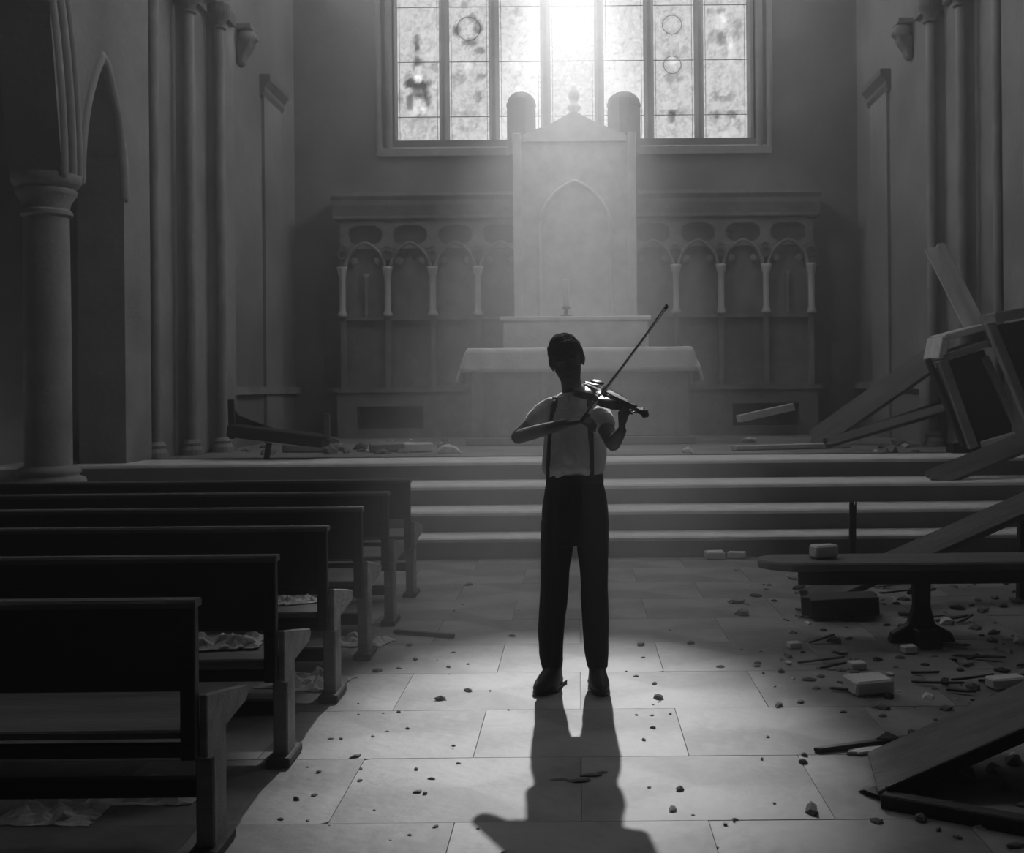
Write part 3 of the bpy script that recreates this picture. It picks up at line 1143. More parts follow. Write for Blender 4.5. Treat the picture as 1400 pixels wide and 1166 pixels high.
board('jutting_plank', P(1336, 452, D + .35), P(1278, 338, D + .5), .21, .05, (-.2, -1, .1), WOODP, 'pale plank sticking up out of the overturned stall', seed=6, amp=.01)
board('leaning_plank', G(1112, 606, PLAT) + Vector((0, 0, .02)), P(1292, 478, 12.6), .34, .05, (-.3, -.7, .6), WOODL, 'wide plank leaning from the platform up to the overturned stall', seed=7)
board('loose_plank', P(1130, 606, 12.1), P(1300, 556, 12.3), .12, .05, (0, -.6, .8), WOODL, 'narrow plank lying below the wide leaning plank', seed=8)
board('short_plank', P(1190, 588, 12.8), P(1310, 546, 12.9), .14, .05, (0, -.4, .9), WOOD, 'short dark plank behind the leaning planks', seed=9)
board('slanting_plank', P(1275, 656, 10.35), P(1440, 588, 10.9), .22, .05, (0, -.6, .8), WOODL, 'dusty plank slanting up the steps below the overturned stall', seed=10)
board('dark_beam', P(1300, 614, 11.6), P(1480, 602, 11.9), .16, .12, (0, 0, 1), WOOD, 'dark beam lying on the platform under the stalls', 'beam', seed=13)

# toppled bench at the left of the platform
YT = 11.85
t_ = thing('toppled_bench', 'dark toppled bench with one leg on the left of the chancel platform', 'bench', G(366, 629, PLAT))
org3 = t_.location.copy()
YT = org3.y
Q = lambda x, y, d=0: P(x, y, YT + d) - org3
mb = MB()
bar(mb, Q(318, 588, .2), Q(446, 603, .2), .4, .12, (0, 0, 1))
mb.build('seat', WOOD, t_, bevel=.01)
mb = MB()
poly = [Q(313, 552, .38), Q(326, 568, .38), Q(350, 577, .38), Q(382, 589, .38), Q(378, 600, .38), Q(318, 594, .38)]
n = len(poly)
mb.add(poly + [p + Vector((0, .05, 0)) for p in poly], [tuple(range(n)), tuple(range(2 * n - 1, n - 1, -1))] + [(i, (i + 1) % n, n + (i + 1) % n, n + i) for i in range(n)])
mb.build('broken_backrest', WOOD, t_)
mb = MB()
bar(mb, Q(368, 605, .1), Q(364, 630, .1) , .05, .05, (0, 1, 0))
mb.build('leg', WOOD, t_, bevel=.005)
mb = MB()
bar(mb, Q(318, 600, .15), Q(316, 546, .15), .06, .05, (0, 1, 0))
mb.build('back_post', WOOD, t_, bevel=.005)
mb = MB()
bar(mb, Q(447, 602, .2), Q(447, 566, .25), .06, .05, (0, 1, 0))
mb.build('leg', WOODL, t_, bevel=.005)

# ------------------------------------------------------------------ rubble
def rock(seed, flat=.5):
    rnd = random.Random(seed)
    bm = bmesh.new()
    bmesh.ops.create_icosphere(bm, subdivisions=1, radius=1)
    for v in bm.verts:
        k = rnd.uniform(.6, 1.15)
        v.co = Vector((v.co.x * k, v.co.y * k * rnd.uniform(.8, 1.1), max(v.co.z, -.6) * flat * rnd.uniform(.7, 1.2)))
    zmin = min(v.co.z for v in bm.verts)
    for v in bm.verts:
        v.co.z -= zmin
    me = bpy.data.meshes.new('rubble')
    bm.to_mesh(me)
    bm.free()
    return me


ROCKS = {}
for mname, m in (('dark', DARKST), ('grey', STONE), ('pale', PALE), ('wood', WOOD)):
    ROCKS[mname] = []
    for k in range(5):
        me = rock(40 + k + len(mname) * 9, .35 if k < 3 else .6)
        me.materials.append(m)
        ROCKS[mname].append(me)


PLACED = []


def clear(p, r):
    if any((p - q).length < r + k for q, k in PLACED):
        return False
    PLACED.append((p.copy(), r))
    return True


def chip(p, size, tone, label, cat='rubble', grp=None, name='rubble_chip', sc=None, rot=None):
    o = bpy.data.objects.new(name, random.choice(ROCKS[tone]))
    COL.objects.link(o)
    o.location = p
    o.location.z -= size * .04
    s = sc or (size * random.uniform(.8, 1.3), size * random.uniform(.6, 1.1), size * random.uniform(.7, 1.1))
    o.scale = s
    o.rotation_euler.z = rot if rot is not None else random.uniform(0, 6.28)
    return tag(o, label, cat, grp)


LG = 'rubble chips on the sunlit aisle'
LL = 'small dark rubble chip scattered on the sunlit aisle floor'
for x, y, s in ((602, 957, .028), (485, 1035, .022), (452, 1010, .014), (875, 882, .03), (945, 880, .032), (985, 912, .026), (560, 882, .026), (516, 918, .026), (545, 914, .022), (568, 902, .018), (620, 892, .02), (613, 912, .018), (1100, 1033, .02), (1098, 1043, .022), (1133, 1026, .022), (920, 1107, .03), (430, 1087, .016), (405, 1093, .013), (384, 1120, .016), (545, 974, .014), (466, 1010, .012), (870, 925, .02), (895, 935, .026), (640, 945, .03), (590, 1065, .015), (570, 1083, .015), (690, 1165, .014), (900, 955, .03), (930, 1080, .03), (1050, 1008, .018), (560, 1142, .014), (620, 1020, .012), (1005, 1120, .012), (880, 1012, .012), (530, 1000, .013), (1000, 825, .03), (640, 800, .035), (700, 870, .02)):
    chip(G(x, y), s, 'dark', LL, grp=LG)
for k in range(70):
    x, y = random.uniform(400, 1060), random.uniform(780, 1160)
    p = G(x, y)
    if p.x < -1.02 or abs(p.x + .02) < .25 and 3.4 < p.y < 5.5:
        continue
    chip(p, random.uniform(.006, .014), random.choice(('dark', 'grey', 'grey')), LL, grp=LG)
chip(G(1110, 1109), .045, 'dark', 'single large black rubble lump on the open floor at lower right', name='rubble_lump')
# dark flakes in the boy's shadow
for k, (x, y, s) in enumerate(((765, 1066, .05), (788, 1067, .05), (808, 1060, .05), (823, 1056, .035), (795, 1068, .04))):
    chip(G(x, y), s, 'wood', 'thin dark flake of debris lying in the shadow of the boy', grp='flakes in the shadow of the boy', name='debris_flake', sc=(s, s * .5, .012), rot=.1 * k)
# right-hand rubble field
RG, RL = 'rubble chips on the right floor', 'broken rubble chip strewn over the shadowed right floor'
rn = random.Random(5)
cnt = 0
while cnt < 235:
    x, y = rn.uniform(1000, 1400), rn.uniform(775, 1160)
    p = G(x, y)
    dens = min(1, max(0, (p.x - .75) / .8)) * (1 if y < 985 else .35)
    if rn.random() > dens or p.y > 9.1:
        continue
    if 1.5 < p.x < 2.2 and 5.9 < p.y < 6.5:
        continue
    s = rn.choice((.012, .018, .025, .03, .04, .055))
    if not clear(p, s * 1.1):
        continue
    chip(p, s, rn.choice(('dark', 'dark', 'grey', 'grey', 'wood', 'pale')), RL, grp=RG)
    cnt += 1
rn = random.Random(8)
SG, SL = 'splinters on the right floor', 'thin dark wooden splinter lying on the shadowed right floor'
for k in range(22):
    x, y = rn.uniform(1060, 1400), rn.uniform(800, 950)
    p = G(x, y) + Vector((0, 0, .012))
    an = rn.uniform(-.5, .5)
    L = rn.uniform(.08, .26)
    board('wood_splinter', p, p + Vector((L * cos(an), L * sin(an), rn.uniform(0, .03))), rn.uniform(.012, .035), .01, (0, 0, 1), rn.choice((WOOD, WOODL)), SL, 'splinter', 60 + k, grp=SG)
board('long_splinter', G(1120, 1028) + Vector((0, 0, .01)), G(1238, 1016) + Vector((0, 0, .02)), .03, .016, (0, 0, 1), WOOD, 'long thin stick lying on the floor beside the broken kneeler', 'splinter', 99)
board('pale_lath', G(1165, 1031) + Vector((0, 0, .006)), G(1235, 1024) + Vector((0, 0, .01)), .05, .012, (0, 0, 1), WOODP, 'short pale lath beside the long thin stick on the floor', 'board', 98)


def block(name, x, y, sz, m, label, z=0, rz=.2, tilt=.06):
    mb = MB()
    mb.box(-sz[0] / 2, sz[0] / 2, -sz[1] / 2, sz[1] / 2, 0, sz[2])
    for k in range(1):
        pass
    bm_o = mb.build(name, m, bevel=min(sz) * .15)
    ragged(bm_o, min(sz) * .25, 5, x)
    zm = min(v.co.z for v in bm_o.data.vertices)
    bm_o.location = G(x, y, z) - Vector((0, 0, zm))
    bm_o.rotation_euler = (0, 0, rz)
    return tag(bm_o, label, 'rubble')


block('stone_block', 1187, 946, (.19, .15, .065), PALE, 'pale square stone fragment in the rubble below the bench leg')
block('stone_fragment', 1375, 940, (.17, .09, .05), PALE, 'pale narrow stone fragment near the right picture edge')
block('stone_fragment', 1243, 893, (.07, .06, .04), PALE, 'small pale stone at the foot of the bench leg')
block('stone_fragment', 1172, 915, (.08, .06, .035), PALE, 'small pale stone behind the pale square fragment')
block('stone_fragment', 1085, 885, (.07, .06, .03), PALE, 'small pale stone between the bright aisle and the rubble')
block('plaster_lump', 977, 764, (.16, .12, .06), PALE, 'left one of two pale plaster lumps at the foot of the steps', rz=.1)
block('plaster_lump', 1007, 763, (.14, .1, .05), PALE, 'right one of two pale plaster lumps at the foot of the steps', rz=-.3)
block('stone_on_bench', 1125, 763, (.13, .1, .07), PALE, 'pale stone lying on top of the low broken bench', z=.45)
block('stone_block', 1378, 702, (.14, .1, .06), PALE, 'pale stone on the step behind the long slanting board', z=.175)
# rubble along the platform edge
rn = random.Random(21)
PG, PLB = 'rubble along the platform edge', 'grey rubble chip heaped along the platform edge before the reredos'
for k in range(75):
    x = rn.choice((rn.uniform(310, 640), rn.uniform(400, 620), rn.uniform(940, 1280)))
    y = rn.uniform(603, 622)
    p = G(x, y, PLAT)
    if p.y > 13.8 and AX0 - .1 < p.x < AX1 + .1 or p.y > 16.0 or abs(p.x) > 3.9:
        continue
    s = rn.choice((.05, .07, .1, .13))
    if not clear(p, s * .9) or 970 < x < 1190 and 608 < y:
        continue
    chip(p, s, rn.choice(('grey', 'grey', 'dark', 'pale')), PLB, grp=PG)
block('stone_slab', 572, 618, (.32, .2, .09), PALE, 'bright pale broken slab on the platform left of the altar', z=PLAT, rz=.2)
block('stone_slab', 420, 618, (.5, .25, .09), CARVED, 'broad grey slab on the platform beside the toppled bench', z=PLAT, rz=-.1)
block('stone_slab', 530, 618, (.4, .2, .1), CARVED, 'broken grey slab on the platform left of the bright pale slab', z=PLAT, rz=.15)
board('fallen_lintel', P(1012, 572, 15.9), P(1084, 556, 16.1), .14, .1, (0, 0, 1), PALE, 'pale fallen moulding leaning in the right recess of the reredos', 'moulding', 31)
board('edge_plank', G(1000, 616, PLAT) + Vector((0, 0, .03)), G(1160, 612, PLAT) + Vector((0, 0, .03)), .14, .05, (0, 0, 1), WOODP, 'pale plank lying flat along the right platform edge', seed=33)
board('floor_batten', G(540, 866) + Vector((0, 0, .012)), G(622, 872) + Vector((0, 0, .012)), .03, .02, (0, 0, 1), WOOD, 'thin dark batten on the aisle floor beside the far pews', 'batten', 34)

# ------------------------------------------------------------------ the boy
def remesh(mb, name, m, parent, vox=.006, smooth=6, post=None, fac=.5):
    tmp = bpy.data.objects.new('tmp', mb.mesh('tmp'))
    bm = bmesh.new()
    bm.from_mesh(tmp.data)
    bmesh.ops.recalc_face_normals(bm, faces=bm.faces)
    bm.to_mesh(tmp.data)
    bm.free()
    TS = bpy.data.scenes.new('tmp')
    TS.collection.objects.link(tmp)
    r = tmp.modifiers.new('r', 'REMESH')
    r.mode = 'VOXEL'
    r.voxel_size = vox
    s = tmp.modifiers.new('s', 'SMOOTH')
    s.iterations = smooth
    s.factor = fac
    with bpy.context.temp_override(scene=TS, view_layer=TS.view_layers[0]):
        dg = bpy.context.evaluated_depsgraph_get()
        dg.update()
    me = bpy.data.meshes.new_from_object(tmp.evaluated_get(dg))
    bpy.data.objects.remove(tmp)
    bpy.data.scenes.remove(TS)
    me.name = name
    me.materials.clear()
    me.materials.append(m)
    if post:
        post(me)
    me.polygons.foreach_set('use_smooth', [True] * len(me.polygons))
    o = bpy.data.objects.new(name, me)
    COL.objects.link(o)
    o.parent = parent
    return o


BY = 5.32
# joints, from the photograph
NECK = P(783, 540, BY)
HEAD = P(775, 494, BY - .03)
SH_R, SH_L = P(758, 553, BY), P(812, 553, BY)
EL_R, EL_L = P(709, 597, BY - .03), P(838, 606, BY - .2)
HIP_R, HIP_L = P(765, 700, BY), P(806, 700, BY)
KN_R, KN_L = P(758, 800, BY - .02), P(812, 800, BY - .02)
AN_R, AN_L = P(757, 915, BY), P(816, 915, BY)
# violin frame
V0 = P(797, 531, BY - .13)
V1 = P(884, 571, BY - .52)
va = (V1 - V0).normalized()
vn = Vector((-.10, .10, 1))
vn = (vn - va * vn.dot(va)).normalized()
vb = vn.cross(va).normalized()
VS = (V1 - V0).length / .575
VM = Matrix.Translation(V0) @ Matrix((va, vb, vn)).transposed().to_4x4() @ Matrix.Scale(VS, 4)
# bow: lies across the strings
CROSS = VM @ Vector((.215, 0, .052))
TIP = P(912, 421, BY + .12)
bow_d = (TIP - CROSS).normalized()
FROG = CROSS - bow_d * .215
WR_R = FROG + Vector((-.075, .035, -.015))
NECKPT = VM @ Vector((.41, 0, .0))
WR_L = NECKPT + Vector((-.022, .05, -.095))

HM = Matrix.Translation(HEAD) @ Matrix.Rotation(radians(-12), 4, 'Y') @ Matrix.Rotation(radians(-4), 4, 'Z') @ Matrix.Rotation(radians(12), 4, 'X')


def rot_about(v, axis, ang):
    return Matrix.Rotation(ang, 3, axis) @ v


def hand(mb, wrist, d, n, side, curl, thumb_in=.6, sc=.92, spread=.05, td=(.7, .75, .25)):
    """wrist, finger direction d, palm normal n (towards the palm), side +1 when the thumb leaves along d x n"""
    d = d.normalized()
    n = (n - d * n.dot(d)).normalized()
    w = d.cross(n).normalized() * side
    for k, off in enumerate((.026, .009, -.009, -.026)):
        mb.tube([wrist + w * off * .5 * sc, wrist + d * .045 * sc + w * off * .85 * sc, wrist + d * .085 * sc + w * off * sc], [.013 * sc, .0145 * sc, .0115 * sc], 8)
    Ls = [(.038, .023, .019), (.043, .027, .02), (.04, .025, .02), (.03, .019, .017)]
    for k, off in enumerate((.028, .0095, -.0095, -.027)):
        p = wrist + d * (.086 - (.006 if k in (0, 3) else 0)) * sc + w * off * sc
        dd = (d + w * (off * spread * 20)).normalized()
        ax = dd.cross(n).normalized()
        pts, rad = [p], [.0092 * sc]
        for j, L in enumerate(Ls[k]):
            dd = rot_about(dd, ax, curl[k][j])
            p = p + dd * L * sc
            pts.append(p)
            rad.append((.0086, .0078, .0066)[j] * sc)
        mb.tube(pts, rad, 8)
    p = wrist + d * .022 * sc + w * .024 * sc
    dd = (d * td[0] + w * td[1] + n * td[2]).normalized()
    pts, rad = [p], [.0135 * sc]
    for j, L in enumerate((.04, .03, .024)):
        p = p + dd * L * sc
        pts.append(p)
        rad.append((.0115, .0095, .008)[j] * sc)
        dd = (dd + n * thumb_in * .5 - w * thumb_in * .55).normalized()
    mb.tube(pts, rad, 8)


bd = MB()
# head
bd.ell((0, .014, .026), (.071, .088, .086), HM, 20, 12)
bd.loft([(0, -.046, -.113, .020, .022), (0, -.042, -.108, .030, .036), (0, -.03, -.085, .046, .054), (0, -.017, -.045, .058, .068), (0, -.01, -.01, .064, .078), (0, -.004, .03, .066, .082), (0, 0, .06, .05, .06)], 20, HM)
tp = lambda pts: [HM @ Vector(p) for p in pts]
bd.tube(tp([(0, -.085, .012), (0, -.096, -.012), (0, -.102, -.028)]), [.0065, .0085, .0115], 8)
for sx in (-1, 1):
    bd.ell((sx * .009, -.093, -.03), (.008, .009, .007), HM, 8, 6)
    bd.tube(tp([(sx * .012, -.086, .022), (sx * .03, -.083, .026), (sx * .048, -.066, .02)]), [.007, .008, .007], 8)
    bd.ell((sx * .038, -.052, -.024), (.024, .022, .022), HM, 10, 6)
    bd.ell((sx * .072, .012, -.006), (.010, .021, .031), HM, 10, 8)
    bd.ell((sx * .081, .018, .004), (.006, .018, .024), HM, 10, 8)
bd.tube(tp([(-.018, -.079, -.062), (0, -.086, -.06), (.018, -.079, -.062)]), [.004, .0062, .004], 8)
bd.tube(tp([(-.015, -.077, -.071), (0, -.084, -.0715), (.015, -.077, -.071)]), [.004, .0068, .004], 8)
bd.ell((0, -.066, -.098), (.02, .016, .014), HM, 10, 6)
# neck and trunk
jaw = HM @ Vector((0, .02, -.05))
bd.tube([NECK + Vector((0, .03, -.06)), NECK + Vector((0, .02, .0)), jaw], [.06, .048, .047], 16)
cx0 = (SH_R.x + SH_L.x) / 2
zsh = SH_R.z
zw = P(785, 650, BY).z
bd.loft([(cx0, BY, zw - .25, .10, .07), (cx0, BY, zw - .15, .12, .08), (cx0, BY, zw, .108, .078), (cx0, BY, zw + .14, .122, .085), (cx0, BY + .005, zsh - .07, .132, .088), (cx0, BY + .01, zsh - .01, .125, .075), (cx0, BY + .015, zsh + .03, .09, .055), (cx0, BY + .015, zsh + .055, .055, .045)], 24)
# arms
bd.tube([SH_R + Vector((.02, .01, -.01)), SH_R.lerp(EL_R, .5), EL_R], [.044, .041, .036], 12)
bd.tube([EL_R, EL_R.lerp(WR_R, .35), WR_R], [.033, .032, .021], 12)
bd.tube([SH_L + Vector((-.02, .01, -.01)), SH_L.lerp(EL_L, .5), EL_L], [.044, .041, .036], 12)
bd.tube([EL_L, EL_L.lerp(WR_L, .35), WR_L], [.033, .032, .021], 12)
# legs
for hp, kn, an in ((HIP_R, KN_R, AN_R), (HIP_L, KN_L, AN_L)):
    bd.tube([hp, hp.lerp(kn, .5), kn, kn.lerp(an, .35) + Vector((0, .015, 0)), an], [.055, .048, .04, .038, .03], 12)
    bd.tube([an + Vector((0, .02, -.04)), an + Vector((0, -.1, -.07))], [.03, .026], 8)
# bow hand: palm over the stick, fingers round it
rd = (FROG - WR_R).normalized()
hand(bd, WR_R, (rd * .8 + Vector((.35, -.15, .1))), Vector((.35, .25, -.9)), 1, [(.55, .6, .4), (.7, .7, .5), (.75, .7, .5), (.6, .5, .3)])
# left hand: under the neck, fingers arching over the strings
ld = (NECKPT + Vector((-.034, -.0, .01)) - WR_L).normalized()
hand(bd, WR_L, ld, Vector((.95, -.1, .2)), -1, [(.55, 1.05, .7), (.6, 1.05, .7), (.65, 1.0, .7), (.6, 1.0, .6)], .1, sc=.9, td=(1.0, .12, .42))
person = remesh(bd, 'person', SKIN, None, .0042, 3)
tag(person, 'boy in pale shirt, braces and black trousers playing a violin in the aisle', 'person')


def hairpost(me):
    inv = HM.inverted()
    bm = bmesh.new()
    bm.from_mesh(me)
    kill = []
    for v in bm.verts:
        q = inv @ v.co
        line = .052 + .012 * sin(q.x * 60) if q.y < -.035 else (.05 - (q.y + .035) * 1.6 if q.y < .02 else max(-.045, -.04 - (q.y - .02) * .3))
        if q.z < line:
            kill.append(v)
        v.co += (HM.to_3x3() @ (noise.noise_vector(q * 60) * .006 + noise.noise_vector(q * 25) * .004))
    bmesh.ops.delete(bm, geom=kill, context='VERTS')
    bm.to_mesh(me)
    bm.free()


hb = MB()
hb.ell((0, .016, .036), (.081, .099, .097), HM, 24, 14)
hb.ell((0, .055, -.005), (.068, .062, .066), HM, 20, 10)
hb.ell((.01, -.035, .075), (.058, .055, .042), HM, 16, 8)
remesh(hb, 'hair', HAIRM, person, .005, 2, hairpost)
for sx in (-1, 1):
    e = MB()
    e.ell((sx * .03, -.0695, .006), (.0125, .009, .0065), HM, 10, 8)
    e.build('eye', EYE, person, smooth=True)
    e = MB()
    e.tube(tp([(sx * .016, -.09, .026), (sx * .032, -.087, .031), (sx * .047, -.073, .026)]), [.0025, .004, .002], 6)
    e.build('eyebrow', HAIRM, person, smooth=True)


def folds(amp, freq, sq=(1, 1, 1), seed=0):
    def f(me):
        nrm = [v.normal.copy() for v in me.vertices]
        for v, nv in zip(me.vertices, nrm):
            q = Vector((v.co.x * sq[0], v.co.y * sq[1], v.co.z * sq[2])) * freq + Vector((seed, 0, 0))
            v.co += nv * (noise.noise(q) * amp + noise.noise(q * 2.3) * amp * .4)
    return f


# shirt with blousing above the waist
sb = MB()
sb.loft([(cx0, BY, zw - .06, .118, .09), (cx0 - .002, BY, zw - .01, .128, .098), (cx0 - .004, BY, zw + .035, .150, .115), (cx0 - .002, BY, zw + .10, .148, .113), (cx0, BY, zw + .18, .140, .106), (cx0, BY + .005, zsh - .06, .142, .102), (cx0, BY + .01, zsh - .005, .132, .086), (cx0, BY + .015, zsh + .03, .097, .066), (cx0, BY + .015, zsh + .055, .066, .055)], 28)
sb.tube([SH_R + Vector((.03, .01, -.012)), SH_R + Vector((-.01, 0, -.02)), SH_R.lerp(EL_R, .35), SH_R.lerp(EL_R, .5)], [.055, .056, .056, .056], 14)
sb.tube([SH_L + Vector((-.03, .01, -.012)), SH_L + Vector((.01, 0, -.02)), SH_L.lerp(EL_L, .35), SH_L.lerp(EL_L, .5)], [.055, .056, .056, .056], 14)
shirt = remesh(sb, 'shirt', SHIRT, person, .006, 5, folds(.009, 11, (1.6, 1.6, .7)))
cb = MB()
for sx in (-1, 1):      # collar wings
    cb.hexa([Vector(p) + NECK for p in ((sx * .004, -.075, -.06), (sx * .05, -.065, -.07), (sx * .068, -.02, -.012), (sx * .03, -.06, -.012), (sx * .004, -.082, -.058), (sx * .052, -.073, -.068), (sx * .073, -.026, -.008), (sx * .03, -.068, -.008))])
cb.build('collar', SHIRT, person)
# trousers, high at the waist
tb = MB()
zc = P(785, 738, BY).z
zt_ = P(785, 649, BY).z
tb.loft([(cx0 + .003, BY, zc - .02, .135, .09), (cx0 + .002, BY, zc + .06, .160, .115), (cx0, BY, zc + .14, .158, .115), (cx0, BY, zc + .22, .142, .108), (cx0, BY, zt_ - .03, .131, .102), (cx0, BY, zt_, .130, .102)], 28)
for outer_inner, an, hx in ((((739, 784), (738, 778), (736, 773), (738, 770), (742, 769)), AN_R, 0), (((790, 832), (793, 832), (797, 833), (800, 832), (803, 830)), AN_L, 0)):
    rings = []
    for (a, b), yy in zip(outer_inner, (742, 790, 860, 893, 914)):
        p, q = P(a, yy, BY), P(b, yy, BY)
        rings.append(((p.x + q.x) / 2, BY + (.012 if yy > 780 else 0), p.z, abs(q.x - p.x) / 2, .088 if yy < 780 else (.075 if yy < 870 else .066)))
    p = P((outer_inner[0][0] + outer_inner[0][1]) / 2, 712, BY)
    rings.insert(0, (p.x, BY, p.z, .078, .1))
    tb.loft(list(reversed(rings)), 20)
tr = remesh(tb, 'trousers', TROUS, person, .006, 5, folds(.007, 9, (2, 2, .6), 5))
wb = MB()
wb.loft([(cx0, BY, zt_ - .035, .136, .107), (cx0, BY, zt_ + .004, .134, .105)], 32, cap=False)
w_ = wb.build('waistband', TROUS, person, smooth=True)
w_.modifiers.new('t', 'SOLIDIFY').thickness = .006
# braces hugging the shirt: front, over the shoulder, back
from mathutils.bvhtree import BVHTree
bv = BVHTree.FromPolygons([v.co for v in shirt.data.vertices], [tuple(p.vertices) for p in shirt.data.polygons])
for pxw, pxs in ((751, 759), (808, 806)):
    line = []
    for i in range(15):
        f = i / 14
        px = pxw + (pxs - pxw) * f ** 2
        py = 652 + (546 - 652) * f
        p = P(px, py, BY)
        hit = bv.ray_cast(Vector((p.x, BY - .6, p.z)), Vector((0, 1, 0)))
        yy = hit[0].y if hit[0] else BY - .05
        line.append(Vector((p.x, max(min(yy, BY + .02), BY - .125) - .004, p.z)))
    for i in range(6):
        f = i / 5
        x = line[14].x
        y = BY - .06 + .16 * f
        hit = bv.ray_cast(Vector((x, y, 1.8)), Vector((0, 0, -1)))
        line.append(Vector((x, y, (hit[0].z if hit[0] else zsh + .04) + .004)))
    for i in range(8):
        f = (i + 1) / 8
        line.append(Vector((x + (cx0 - x) * .5 * f, BY + .105, zsh + .02 - (zsh - zt_) * f)))
    mb = MB()
    vs, fs = [], []
    for i, p in enumerate(line):
        vs += [p + Vector((-.013, 0, 0)), p + Vector((.013, 0, 0))]
        if i:
            k = 2 * i
            fs.append((k - 2, k - 1, k + 1, k))
    mb.add(vs, fs)
    o = mb.build('brace_strap', STRAPM, person, smooth=True)
    o.modifiers.new('t', 'SOLIDIFY').thickness = .005
# shoes
for an, turn in ((AN_R, -.42), (AN_L, .12)):
    R = Matrix.Translation((an.x, an.y, 0)) @ Matrix.Rotation(turn, 4, 'Z')
    mb = MB()
    mb.loft([(0, -.06, .016, .046, .128), (0, -.06, .03, .048, .13), (0, -.055, .05, .045, .118), (0, -.03, .075, .04, .088), (0, .005, .1, .037, .052), (0, .015, .125, .038, .046)], 22, R)
    sh = mb.build('shoe', LEATHER, person, smooth=True)
    mb = MB()
    mb.loft([(0, -.06, .0, .047, .13), (0, -.06, .016, .05, .134)], 22, R)
    mb.box(-.036, .036, .03, .072, 0, .018, R)
    mb.build('sole', EBONY, sh)

# ------------------------------------------------------------------ violin and bow
vi = thing('violin', 'violin tucked under the chin of the boy, scroll pointing to the right', 'violin')
vi.matrix_world = VM


def half_w(x):
    pts = [(0, .0), (.004, .04), (.02, .078), (.05, .099), (.08, .104), (.115, .098), (.145, .075), (.155, .062), (.185, .055), (.215, .058), (.232, .066), (.245, .078), (.27, .084), (.3, .08), (.33, .06), (.348, .032), (.354, .0)]
    for (a, p), (b, q) in zip(pts, pts[1:]):
        if a <= x <= b:
            return p + (q - p) * (x - a) / (b - a)
    return 0


mb = MB()
NS = 46
xs = [.354 * (.5 - .5 * cos(pi * i / NS)) for i in range(NS + 1)]
K = 9
vs, fs = [], []
for lay in (0, 1):
    for x in xs:
        w = half_w(x)
        for k in range(K):
            v = -1 + 2 * k / (K - 1)
            ar = .014 * (1 - v * v) * min(1, w / .06)
            vs.append((x, v * w, (.018 + ar) if lay else (-.018 - ar * .8)))
n = (NS + 1) * K
for i in range(NS):
    for k in range(K - 1):
        a = i * K + k
        fs += [(a, a + 1, a + K + 1, a + K), (n + a, n + a + K, n + a + K + 1, n + a + 1)]
    for k in (0, K - 1):
        a = i * K + k
        fs.append((a, a + K, n + a + K, n + a))
mb.add(vs, fs)
shade_auto(mb.build('body', VARN, vi), 50)
mb = MB()
mb.hexa([Vector(p) for p in ((.22, -.021, .040), (.475, -.012, .030), (.475, .012, .030), (.22, .021, .040), (.22, -.021, .047), (.475, -.012, .036), (.475, .012, .036), (.22, .021, .047))])
mb.build('fingerboard', EBONY, vi)
mb = MB()
mb.tube([(.335, 0, .004), (.36, 0, .016), (.42, 0, .019), (.475, 0, .022)], [.02, .014, .012, .011], 10)
mb.build('neck', VARN, vi, smooth=True)
mb = MB()
mb.box(.47, .545, -.012, .012, .006, .03)
pts = [(.54 + .018 * (1 - i / 22) * cos(i * .55) + .014, 0, .012 + .018 * (1 - i / 22) * sin(i * .55)) for i in range(18)]
mb.tube(pts, [.012 - .0003 * i for i in range(18)], 8)
scr = mb.build('scroll', VARN, vi, bevel=.003)
for i, (x, sd) in enumerate(((.482, 1), (.497, -1), (.513, 1), (.528, -1))):
    mb = MB()
    mb.tube([(x, -sd * .014, .018), (x, sd * .034, .018)], .0035, 8)
    mb.ell((x, sd * .043, .018), (.009, .012, .004), seg=10, rin=6)
    mb.build('peg', EBONY, scr, smooth=True)
mb = MB()
mb.prism([(-.021, .03), (-.016, .05), (-.008, .064), (.008, .064), (.016, .05), (.021, .03)], .193, .198, lambda u, v, w: (w, u, v))
mb.build('bridge', BOWHAIR, vi)
mb = MB()
mb.hexa([Vector(p) for p in ((.01, -.012, .036), (.12, -.022, .046), (.12, .022, .046), (.01, .012, .036), (.01, -.012, .042), (.12, -.022, .052), (.12, .022, .052), (.01, .012, .042))])
mb.build('tailpiece', EBONY, vi, bevel=.003)
for k in range(4):
    f = (k - 1.5) / 1.5
    mb = MB()
    mb.tube([(.118, f * .014, .052), (.1955, f * .0165, .066 - .004 * f * f), (.475, f * .009, .0385)], .0008, 5)
    mb.build('string', BOWHAIR, vi)
mb = MB()
mb.ell((.04, .062, .043), (.045, .034, .010), seg=14, rin=6)
mb.box(.0, .012, .04, .085, -.018, .04)
mb.build('chin_rest', EBONY, vi, smooth=True)
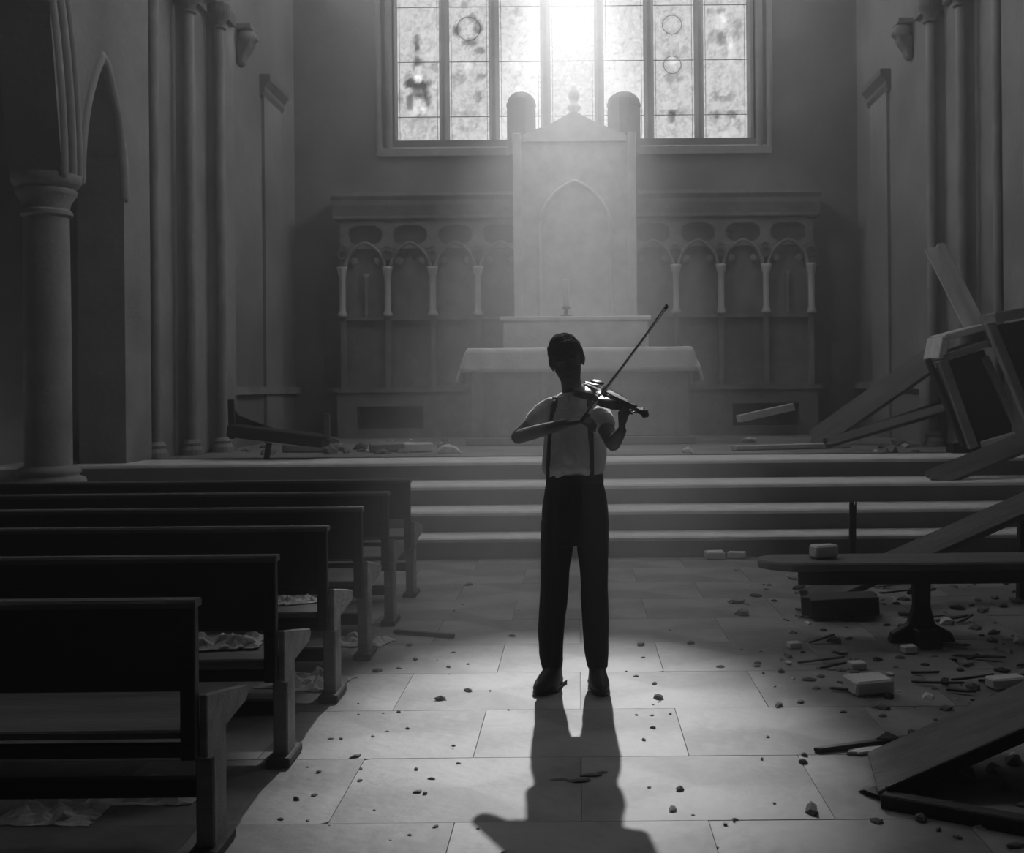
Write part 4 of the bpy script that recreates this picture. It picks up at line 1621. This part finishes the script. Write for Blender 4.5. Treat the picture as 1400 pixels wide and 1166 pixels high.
for sd in (-1, 1):
    mb = MB()
    mb.tube([(.165, sd * .045, .0262), (.175, sd * .034, .0292), (.195, sd * .037, .0285), (.215, sd * .029, .0295), (.225, sd * .022, .0312)], .0022, 6)
    mb.build('sound_hole', EBONY, vi)

bo = thing('violin_bow', 'slender violin bow rising to the upper right from the strings', 'bow', CROSS)
bl = (TIP - FROG).length
sidev = bow_d.cross(vn).normalized()
bu = sidev.cross(bow_d).normalized()
o0 = FROG - CROSS
st = lambda t, h: o0 + bow_d * (bl * t) + bu * h
mb = MB()
mb.tube([st(-.05, .022), st(.1, .020), st(.4, .012), st(.7, .012), st(.95, .020), st(1.0, .022)], [.0042, .004, .0036, .0032, .003, .003], 8)
mb.build('stick', BOWWOOD, bo, smooth=True)
mb = MB()
bar(mb, st(.02, .003), st(.985, .003), .008, .0012, bu)
mb.build('bow_hair', BOWHAIR, bo)
mb = MB()
bar(mb, st(-.03, .009), st(.04, .009), .012, .018, bu)
mb.build('frog', EBONY, bo, bevel=.002)
mb = MB()
mb.hexa([st(.975, 0) - sidev * .005, st(1.012, 0) - sidev * .004, st(1.012, 0) + sidev * .004, st(.975, 0) + sidev * .005, st(.98, .022) - sidev * .004, st(1.0, .026) - sidev * .004, st(1.0, .026) + sidev * .004, st(.98, .022) + sidev * .004])
mb.build('tip', EBONY, bo, bevel=.001)

# ------------------------------------------------------------------ dusty haze
m = bpy.data.materials.new('dusty_haze')
m.use_nodes = True
nt = m.node_tree
nt.nodes.remove(nt.nodes['Principled BSDF'])
vs_ = nt.nodes.new('ShaderNodeVolumeScatter')
vs_.inputs['Color'].default_value = (.95, .95, .95, 1)
vs_.inputs['Density'].default_value = HAZE
vs_.inputs['Anisotropy'].default_value = 0.62
nt.links.new(vs_.outputs[0], nt.nodes['Material Output'].inputs['Volume'])
mb = MB()
mb.box(-7.9, 7.9, -4.1, 16.9, -.2, 12.9)
hz = mb.build('haze', m)
tag(hz, 'thin dusty haze filling the church, bright where the sunbeam falls', 'haze', kind='stuff')
hz.display_type = 'WIRE'
